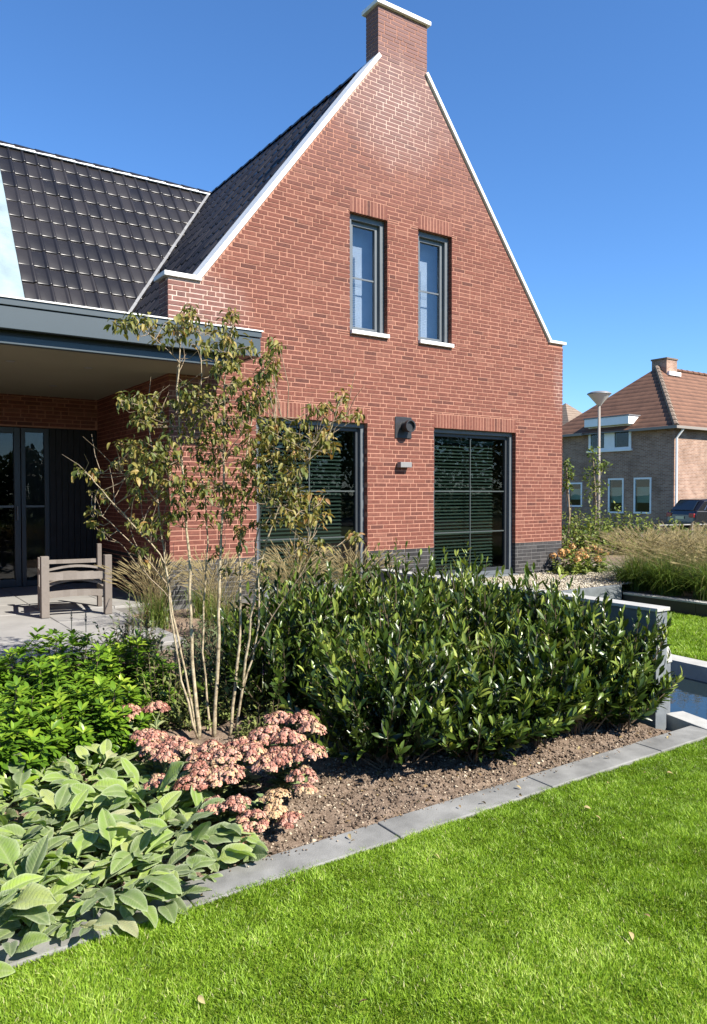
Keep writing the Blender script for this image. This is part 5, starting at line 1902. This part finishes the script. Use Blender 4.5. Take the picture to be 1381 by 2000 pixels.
M['nb_roof'] = far_roof_material('brown_roof_tile', (.075, .04, .028), (.22, .112, .07))
M['far_roof'] = far_roof_material('grey_brown_roof_tile', (.14, .10, .075), (.26, .2, .15))
M['gutter'] = simple('brown_gutter', (.24, .21, .18), .6, .3)
NX, NY0, NY1, NZ, NG = 30.34, 10.88, 17.68, 4.36, -.36
nbh = empty('neighbour_house', (36, 14, NG), 'pinkish brick neighbour house with hipped brown tiled roof and white dormer', 'house')
nholes = [(11.96, 12.88, .40, 2.06), (13.42, 14.29, .39, 2.05), (15.82, 16.69, .66, 1.88), (13.02, 15.42, 3.42, 5.0)]
nw = MB()
ysb = sorted([NY0, NY1] + [h[0] for h in nholes] + [h[1] for h in nholes])
for a, b in zip(ysb[:-1], ysb[1:]):
    mid = (a + b) / 2; z = NG
    for ca, cb in sorted((h[2], h[3]) for h in nholes if h[0] < mid < h[1]):
        nw.box(NX, NX + .3, a, b, z, ca); z = cb
    if z < NZ: nw.box(NX, NX + .3, a, b, z, NZ)
nw.box(NX + .301, 46, NY0, NY0 + .3, NG, NZ); nw.box(NX + .301, 46, NY1 - .3, NY1, NG, NZ); nw.box(45.7, 46, NY0 + .301, NY1 - .301, NG, NZ)
hb(nw, 'wall', M['nb_brick'], nbh)
hb(MB().box(NX + .31, 45.6, NY0 + .31, NY1 - .31, 2.4, 2.6), 'floor', M['interior'], nbh)
hb(MB().box(NX + 2.4, NX + 2.5, NY0 + .31, NY1 - .31, NG, 2.39), 'room_partition', M['interior'], nbh)
ov = .32; yc = (NY0 + NY1) / 2; az = 7.72; ax_ = 34.16; ez = NZ - .08
rf = MB()
A_ = (NX - ov, NY0 - ov, ez); B_ = (NX - ov, NY1 + ov, ez); C_ = (46.4, NY1 + ov, ez); D_ = (46.4, NY0 - ov, ez); E_ = (ax_, yc, az); F_ = (42.5, yc, az)
rf.poly([A_, E_, B_]); rf.poly([A_, D_, F_, E_]); rf.poly([D_, C_, F_]); rf.poly([C_, B_, E_, F_]); rf.poly([A_, B_, C_, D_])
nroof = hb(rf, 'roof', M['nb_roof'], nbh)


def hipcaps(p, q, n, r_, mat, parent):
    p = np.array(p); q = np.array(q)
    for i in range(n):
        a = p + (q - p) * i / n; b = p + (q - p) * (i + 1.08) / n
        hb(MB().tube([a, b], [r_ * 1.15, r_ * .9], 7), 'ridge_tile', mat, parent)


hipcaps(A_, E_, 16, .12, M['far_roof'], nroof); hipcaps(E_, F_, 16, .1, M['nb_roof'], nroof)
for ya, yb in ((NY0 - ov - .1, 12.88), (15.57, NY1 + ov)): hb(MB().box(NX - ov - .1, NX - ov + .02, ya, yb, ez - .1, ez + .02), 'gutter', M['gutter'], nbh)
hb(MB().box(NX - ov + .021, 46.4, NY0 - ov - .1, NY0 - ov + .02, ez - .1, ez + .02), 'gutter', M['gutter'], nbh)
hb(MB().box(NX - ov + .03, NX - .002, NY0 - ov + .03, NY1 + ov, ez - .06, ez - .01), 'soffit', M['lead'], nbh)
hb(MB().tube([(NX + .2, NY0 - ov - .02, ez - .1), (NX + .05, NY0 - .12, ez - .5), (NX + .05, NY0 - .12, NG)], .05, 8), 'downpipe', M['coping'], nbh)
nc = hb(MB().box(34.35, 35.25, yc - .42, yc + .42, 7.1, 8.12), 'chimney', M['nb_brick'], nbh)
hb(MB().box(34.31, 35.29, yc - .46, yc + .46, 8.121, 8.2), 'cap', M['far_roof'], nc)
hb(MB().box(34.4, 35.4, yc - .56, yc - .421, 7.3, 7.5), 'flashing', M['coping'], nc)
for (a, b, c, d) in nholes[:3]:
    f = MB(); k = .08
    f.box(NX - .02, NX + .06, a, a + k, c, d); f.box(NX - .02, NX + .06, b - k, b, c, d); f.box(NX - .019, NX + .06, a + k, b - k, d - k, d); f.box(NX - .04, NX + .06, a + k, b - k, c, c + k)
    w = hb(f, 'window', M['white'], nbh)
    hb(MB().box(NX + .02, NX + .03, a + k, b - k, c + k, d - k), 'pane', M['glass'], w)
    hb(MB().box(NX + .12, NX + .13, a + k, b - k, c + (d - c) * .3, c + (d - c) * .74), 'blind', M['white_blind'], w)
dm = hb(MB().box(NX - .33, NX + 3.4, 12.96, 15.46, 4.56, 4.95), 'dormer', M['white'], nbh, bevel=.02)
hb(MB().box(NX - .36, NX + 3.4, 12.92, 15.5, 4.951, 5.0), 'dormer_roof', M['lead'], dm)
for (a, b, col) in ((13.02, 13.14, 'white'), (13.92, 14.5, 'white'), (15.3, 15.42, 'white')):
    hb(MB().box(NX - .05, NX + .1, a, b, 3.42, 4.559), 'mullion', M[col], dm)
for (a, b) in ((13.141, 13.919), (14.501, 15.299)):
    w = hb(MB().box(NX - .04, NX + .05, a, b, 3.42, 3.52).box(NX - .04, NX + .05, a, b, 4.46, 4.558), 'window', M['white'], dm)
    hb(MB().box(NX + .0, NX + .01, a, b, 3.521, 4.459), 'pane', M['glass'], w)
hb(MB().box(NX - .10, NX + .02, 12.95, 15.5, 3.33, 3.418), 'sill', M['white'], dm)

fh = empty('distant_house', (50, 33, NG), 'roof tip of a grey-brown tiled house far behind the brick corner', 'house')
fa = np.array([48.0, 31.65, 8.62])
hb(MB().box(43.5, 52.5, 27.2, 36.1, NG, 4.2), 'wall', M['nb_brick'], fh)
rf = MB(); q = [(43, 26.7, 4.1), (53, 26.7, 4.1), (53, 36.6, 4.1), (43, 36.6, 4.1)]
for i in range(4): rf.poly([q[i], q[(i + 1) % 4], tuple(fa)])
rf.poly(q[::-1])
hb(rf, 'roof', M['far_roof'], fh)

# street lamp
lp = onD(1169, 1005, 23.0)
lampo = empty('street_lamp', (lp[0], lp[1], -.36), 'slim pale street lamp with a bowl-shaped head before the neighbour house', 'lamp post')
pz = float(onD(1169, 790, 23.0)[2])
hb(MB().tube([(lp[0], lp[1], -.36), (lp[0], lp[1], 1.0), (lp[0], lp[1], pz)], [.058, .05, .04], 10), 'pole', M['gutter'], lampo, smooth=True)
hb(MB().lathe([(.05, -.05), (.09, .0), (.32, .27), (.34, .30)], (lp[0], lp[1], pz), 20), 'bowl', simple('lamp_bowl', (.5, .49, .44), .3, .5), lampo, smooth=True)
hb(MB().lathe([(.36, .30), (.36, .33), (.24, .38), (.0, .40)], (lp[0], lp[1], pz), 20), 'lid', M['lead'], lampo, smooth=True)

# parked car
M['car_paint'] = simple('dark_car_paint', (.012, .011, .014), .22, .6)
M['car_glass'] = simple('dark_car_glass', (.02, .022, .025), .06, .6)
M['chrome'] = simple('chrome', (.6, .6, .62), .2, .5, metallic=.9)
M['red_lamp'] = simple('red_tail_lamp', (.28, .012, .012), .25, .5)
M['plate'] = simple('pale_plate', (.62, .56, .36), .5, .4)
M['rubber'] = simple('tyre_rubber', (.02, .02, .02), .8, .2)
car = empty('parked_car', (28.5, 8.75, -.36), 'dark estate car parked before the neighbour house, seen from behind', 'car', rz=R(-20))
CW = 1.78


def carpart(mb, name, mat, parent=car, bevel=0.0, smooth=False):
    return mb.build(name, mat, parent, bevel=bevel, smooth=smooth)


def loft(secs, mat, name, bevel=.05):
    """secs: list of (x-z profile, y) -> side-to-side loft"""
    m = MB(); k = len(secs[0][0])
    for prof, y in secs: m.v += [(x, y, z) for x, z in prof]
    for s in range(len(secs) - 1):
        for i in range(k):
            j = (i + 1) % k
            m.f.append((s * k + i, s * k + j, (s + 1) * k + j, (s + 1) * k + i)); m.t.append(.5)
    m.f.append(tuple(range(k))[::-1]); m.f.append(tuple((len(secs) - 1) * k + i for i in range(k))); m.t += [.5, .5]
    return carpart(m, name, mat, bevel=bevel, smooth=False)


low = [(.12, .24), (4.3, .24), (4.45, .42), (4.42, .68), (3.35, .93), (2.0, .96), (.10, .98), (.02, .80), (.0, .45)]
inn = [(x * .985 + .03, z * .98 + .01) for x, z in low]
loft([(inn, .0), (low, .09), (low, CW - .09), (inn, CW)], M['car_paint'], 'body', .03)
gh = [(.14, .96), (3.25, .93), (2.45, 1.42), (1.2, 1.47), (.50, 1.43)]
gi = [(.2, .96), (3.2, .93), (2.4, 1.36), (1.2, 1.40), (.55, 1.37)]
loft([(gi, .10), (gh, .26), (gh, CW - .26), (gi, CW - .10)], M['car_paint'], 'cabin', .02)
carpart(MB().hexa([(.10, .24, 1.0), (.115, .24, .995), (.115, CW - .24, .995), (.10, CW - .24, 1.0), (.40, .30, 1.385), (.42, .30, 1.38), (.42, CW - .30, 1.38), (.40, CW - .30, 1.385)]), 'rear_window', M['car_glass'])
carpart(MB().prism([(.55, 1.0), (3.0, .98), (2.38, 1.32), (.75, 1.34)], .085, .12), 'side_window', M['car_glass'])
carpart(MB().tube([(.55, .088, 1.0), (.75, .1, 1.35), (1.5, .1, 1.37), (2.38, .1, 1.335), (3.0, .086, .98)], .016, 5), 'window_trim', M['chrome'])
for y in (.04, CW - .34): carpart(MB().box(-.012, .12, y, y + .30, .70, .86), 'tail_lamp', M['red_lamp'], bevel=.015)
carpart(MB().box(-.012, .0, .63, 1.15, .62, .735), 'number_plate', M['plate'])
carpart(MB().box(-.03, .10, .06, CW - .06, .36, .52), 'bumper', M['car_paint'], bevel=.03)
for x in (.85, 3.55):
    for y in (.0, CW - .2):
        t_ = MB()
        for k in range(20):
            a, b = 2 * math.pi * k / 20, 2 * math.pi * (k + 1) / 20
            t_.hexa([(x + .2 * math.cos(a), y - .005, .31 + .2 * math.sin(a)), (x + .31 * math.cos(a), y - .005, .31 + .31 * math.sin(a)), (x + .31 * math.cos(a), y + .205, .31 + .31 * math.sin(a)), (x + .2 * math.cos(a), y + .205, .31 + .2 * math.sin(a)),
                     (x + .2 * math.cos(b), y - .005, .31 + .2 * math.sin(b)), (x + .31 * math.cos(b), y - .005, .31 + .31 * math.sin(b)), (x + .31 * math.cos(b), y + .205, .31 + .31 * math.sin(b)), (x + .2 * math.cos(b), y + .205, .31 + .2 * math.sin(b))])
        wh = carpart(MB().tube([(x, y + .02, .31), (x, y + .18, .31)], .2, 16), 'wheel', M['chrome'])
        o = t_.build('tyre', M['rubber'], wh)

# low rail before the car
ra, rb2 = onD(1288, 1026, 22.5), onD(1385, 1024, 22.5)
rail = empty('rail_fence', (ra[0], ra[1], -.36), 'thin pale rail fence in front of the parked car', 'fence')
hb(MB().tube([ra, rb2], .018, 6), 'rail', M['pale_stone'], rail)
for f_ in (0, .33, .66, 1):
    p = ra + (rb2 - ra) * f_
    hb(MB().tube([(p[0], p[1], -.36), (p[0], p[1], p[2] + .06)], .03, 6), 'post', M['gutter'], rail)

# shrubs, orange flowers and young trees at the right
M['hedge_leaf'] = foliage('yellow_green_leaf', [(0, (.045, .08, .012)), (.45, (.14, .19, .03)), (.8, (.28, .32, .055)), (1, (.40, .37, .10))], .55, .3, .28)
HL = leaf_tmpl(.5, .1, .15, 3, .5)


def far_shrub(c, rx, ry, h, label, seed, size=.085, n=90, nl=16, group='shrubs along the street'):
    r = np.random.default_rng(seed)
    root = empty('street_shrub', c, label, 'shrub', group)
    P, D, S, C = shoots(r, c, rx, ry, h, n, nl, low=.2, rough=.16)
    s_ = Scatter()
    A, U = around(r, D, np.full(len(P), 1.0) + r.normal(0, .3, len(P)))
    s_.add(HL, P, A, nrm(D + r.normal(0, .4, D.shape)), size * r.uniform(.7, 1.3, len(P)), np.clip(r.normal(.45, .2, len(P)) + .3 * (S - .6), 0, 1))
    s_.build('foliage', M['hedge_leaf'], root)
    tw = MB()
    for b, q_, e in C[::3]: tw.tube([b - [0, 0, .1], (b + 2 * q_ + e) / 4, e], [.012, .008, .004], 4, cap=False)
    hb(tw, 'stems', M['twig'], root)


for i, (u, d, h, lab) in enumerate([(1105, 17, 1.05, 'yellow-green street shrub right behind the brick corner'), (1150, 17.5, 1.08, 'yellow-green street shrub at the foot of the street lamp, left side'),
                                    (1195, 18, 1.0, 'yellow-green street shrub at the foot of the street lamp, right side'), (1243, 18, .92, 'yellow-green street shrub below the right-hand neighbour window'),
                                    (1295, 18, .72, 'low yellow-green street shrub left of the parked car'), (1345, 18, .66, 'low yellow-green street shrub right in front of the parked car'), (1395, 18, .66, 'low yellow-green street shrub at the right picture edge')]):
    p = onD(u, 1060, d)
    far_shrub(np.array([p[0], p[1], -.12]), .62, .62, h + .02, lab, 700 + i)

M['orange'] = tinted('orange_flower', [(0, (.42, .17, .05)), (.5, (.62, .33, .11)), (1, (.72, .5, .25))], .8, .15)
for i, (u, v, d, lab) in enumerate([(1112, 1108, 12.3, 'bush with faded orange flower heads right beside the brick corner'), (1152, 1108, 12.6, 'bush with faded orange flower heads between the gravel and the fountain grass')]):
    p = onD(u, v, d); c = np.array([p[0], p[1], -.1])
    r = np.random.default_rng(720 + i)
    root = empty('hydrangea', c, lab, 'shrub', 'orange flowering bushes')
    P, D, S, C = shoots(r, c, .36, .36, .46, 60, 12, low=.2)
    s_ = Scatter(); A, U = around(r, D, np.full(len(P), 1.1))
    s_.add(HL, P, A, nrm(D + r.normal(0, .3, D.shape)), .09 * r.uniform(.7, 1.2, len(P)), np.clip(r.normal(.5, .2, len(P)), 0, 1))
    s_.build('foliage', M['hedge_leaf'], root)
    for k in range(9):
        w = k * 2.4; q_ = math.sqrt((k + .5) / 9) * .34
        n = 60
        X = nrm(r.normal(0, 1, (n, 3))) * .055 * np.array([1, 1, .75])
        f_ = Scatter(); f_.add(FLO, X, nrm(X), np.repeat([[.3, .2, .9]], n, 0), .014 * r.uniform(.7, 1.2, n), r.random(n))
        o = mob('flower_head', f_.mesh('flower_head', M['orange'], smooth=False), loc=(c[0] + q_ * math.cos(w), c[1] + q_ * math.sin(w), c[2] + .50 - .35 * q_ * q_ * 4 + r.normal(0, .02)))
        fix(o, root)


def sapling(u0, v0, d, blobs_, label, seed, size=.085):
    r = np.random.default_rng(seed)
    p = onD(u0, v0, d); base = np.array([p[0], p[1], -.3])
    root = empty('young_tree', base, label, 'tree', 'young trees along the street')
    topu = min(blobs_, key=lambda b: b[1])
    tp = onD(topu[0], topu[1], d)
    tr = MB(); tr.tube([base, (base + tp) / 2 + r.normal(0, .05, 3), tp], [.03, .022, .008], 6)
    s_ = Scatter()
    for (u, v, ru, rv, n) in blobs_:
        c = onD(u, v, d); sx = ru / FPX * d; sz = rv / FPX * d
        P = c + nrm(r.normal(0, 1, (n, 3))) * (r.random((n, 1)) ** .4) * np.array([sx, sx, sz])
        A = nrm(r.normal(0, 1, (n, 3)) + [0, 0, -.4])
        s_.add(HL, P, A, nrm(r.normal(0, .6, (n, 3)) + [0, 0, 1]), size * r.uniform(.7, 1.3, n), np.clip(r.normal(.45, .2, n), 0, 1))
        j = base + (tp - base) * r.uniform(.4, .8)
        tr.tube([j, c], [.012, .005], 4, cap=False)
    s_.build('crown', M['hedge_leaf'], root)
    hb(tr, 'trunk', M['bark2'], root)


sapling(1160, 1010, 20, [(1158, 885, 14, 18, 70), (1172, 912, 20, 14, 90), (1150, 930, 14, 18, 70), (1170, 948, 22, 14, 80), (1155, 965, 22, 14, 70), (1180, 905, 10, 8, 30)], 'young loose-leaved tree right of centre, beside the street lamp pole', 740)
sapling(1106, 1010, 17, [(1106, 905, 8, 14, 40), (1112, 925, 12, 16, 70), (1106, 950, 12, 14, 60)], 'young loose-leaved tree half hidden by the brick corner', 741)

# the belt of trees across the field behind the viewer (seen in the panes)
M['woodleaf'] = foliage('wood_leaf', [(0, (.02, .035, .012)), (.5, (.045, .075, .02)), (1, (.09, .13, .035))], .6, .2, .2)
r = np.random.default_rng(800)
s_ = Scatter(); n = 60000
x = r.uniform(-50, 85, n)
hh = (4.1 + 5.0 * np.clip((x - 20) / 7, 0, 1)) * (1 + .35 * vnoise(x, x * 0, .25, 61) + .25 * vnoise(x, x * 0, .9, 62))
P = np.stack([x, -38 + r.normal(0, 1.6, n), -.4 + hh * r.random(n) ** .85], 1)
s_.add(HL, P, nrm(r.normal(0, 1, (n, 3))), nrm(r.normal(0, 1, (n, 3))), .5 * r.uniform(.5, 1.3, n), r.random(n))
o = mob('wood', s_.mesh('wood', M['woodleaf'])); tag(o, kind='stuff')
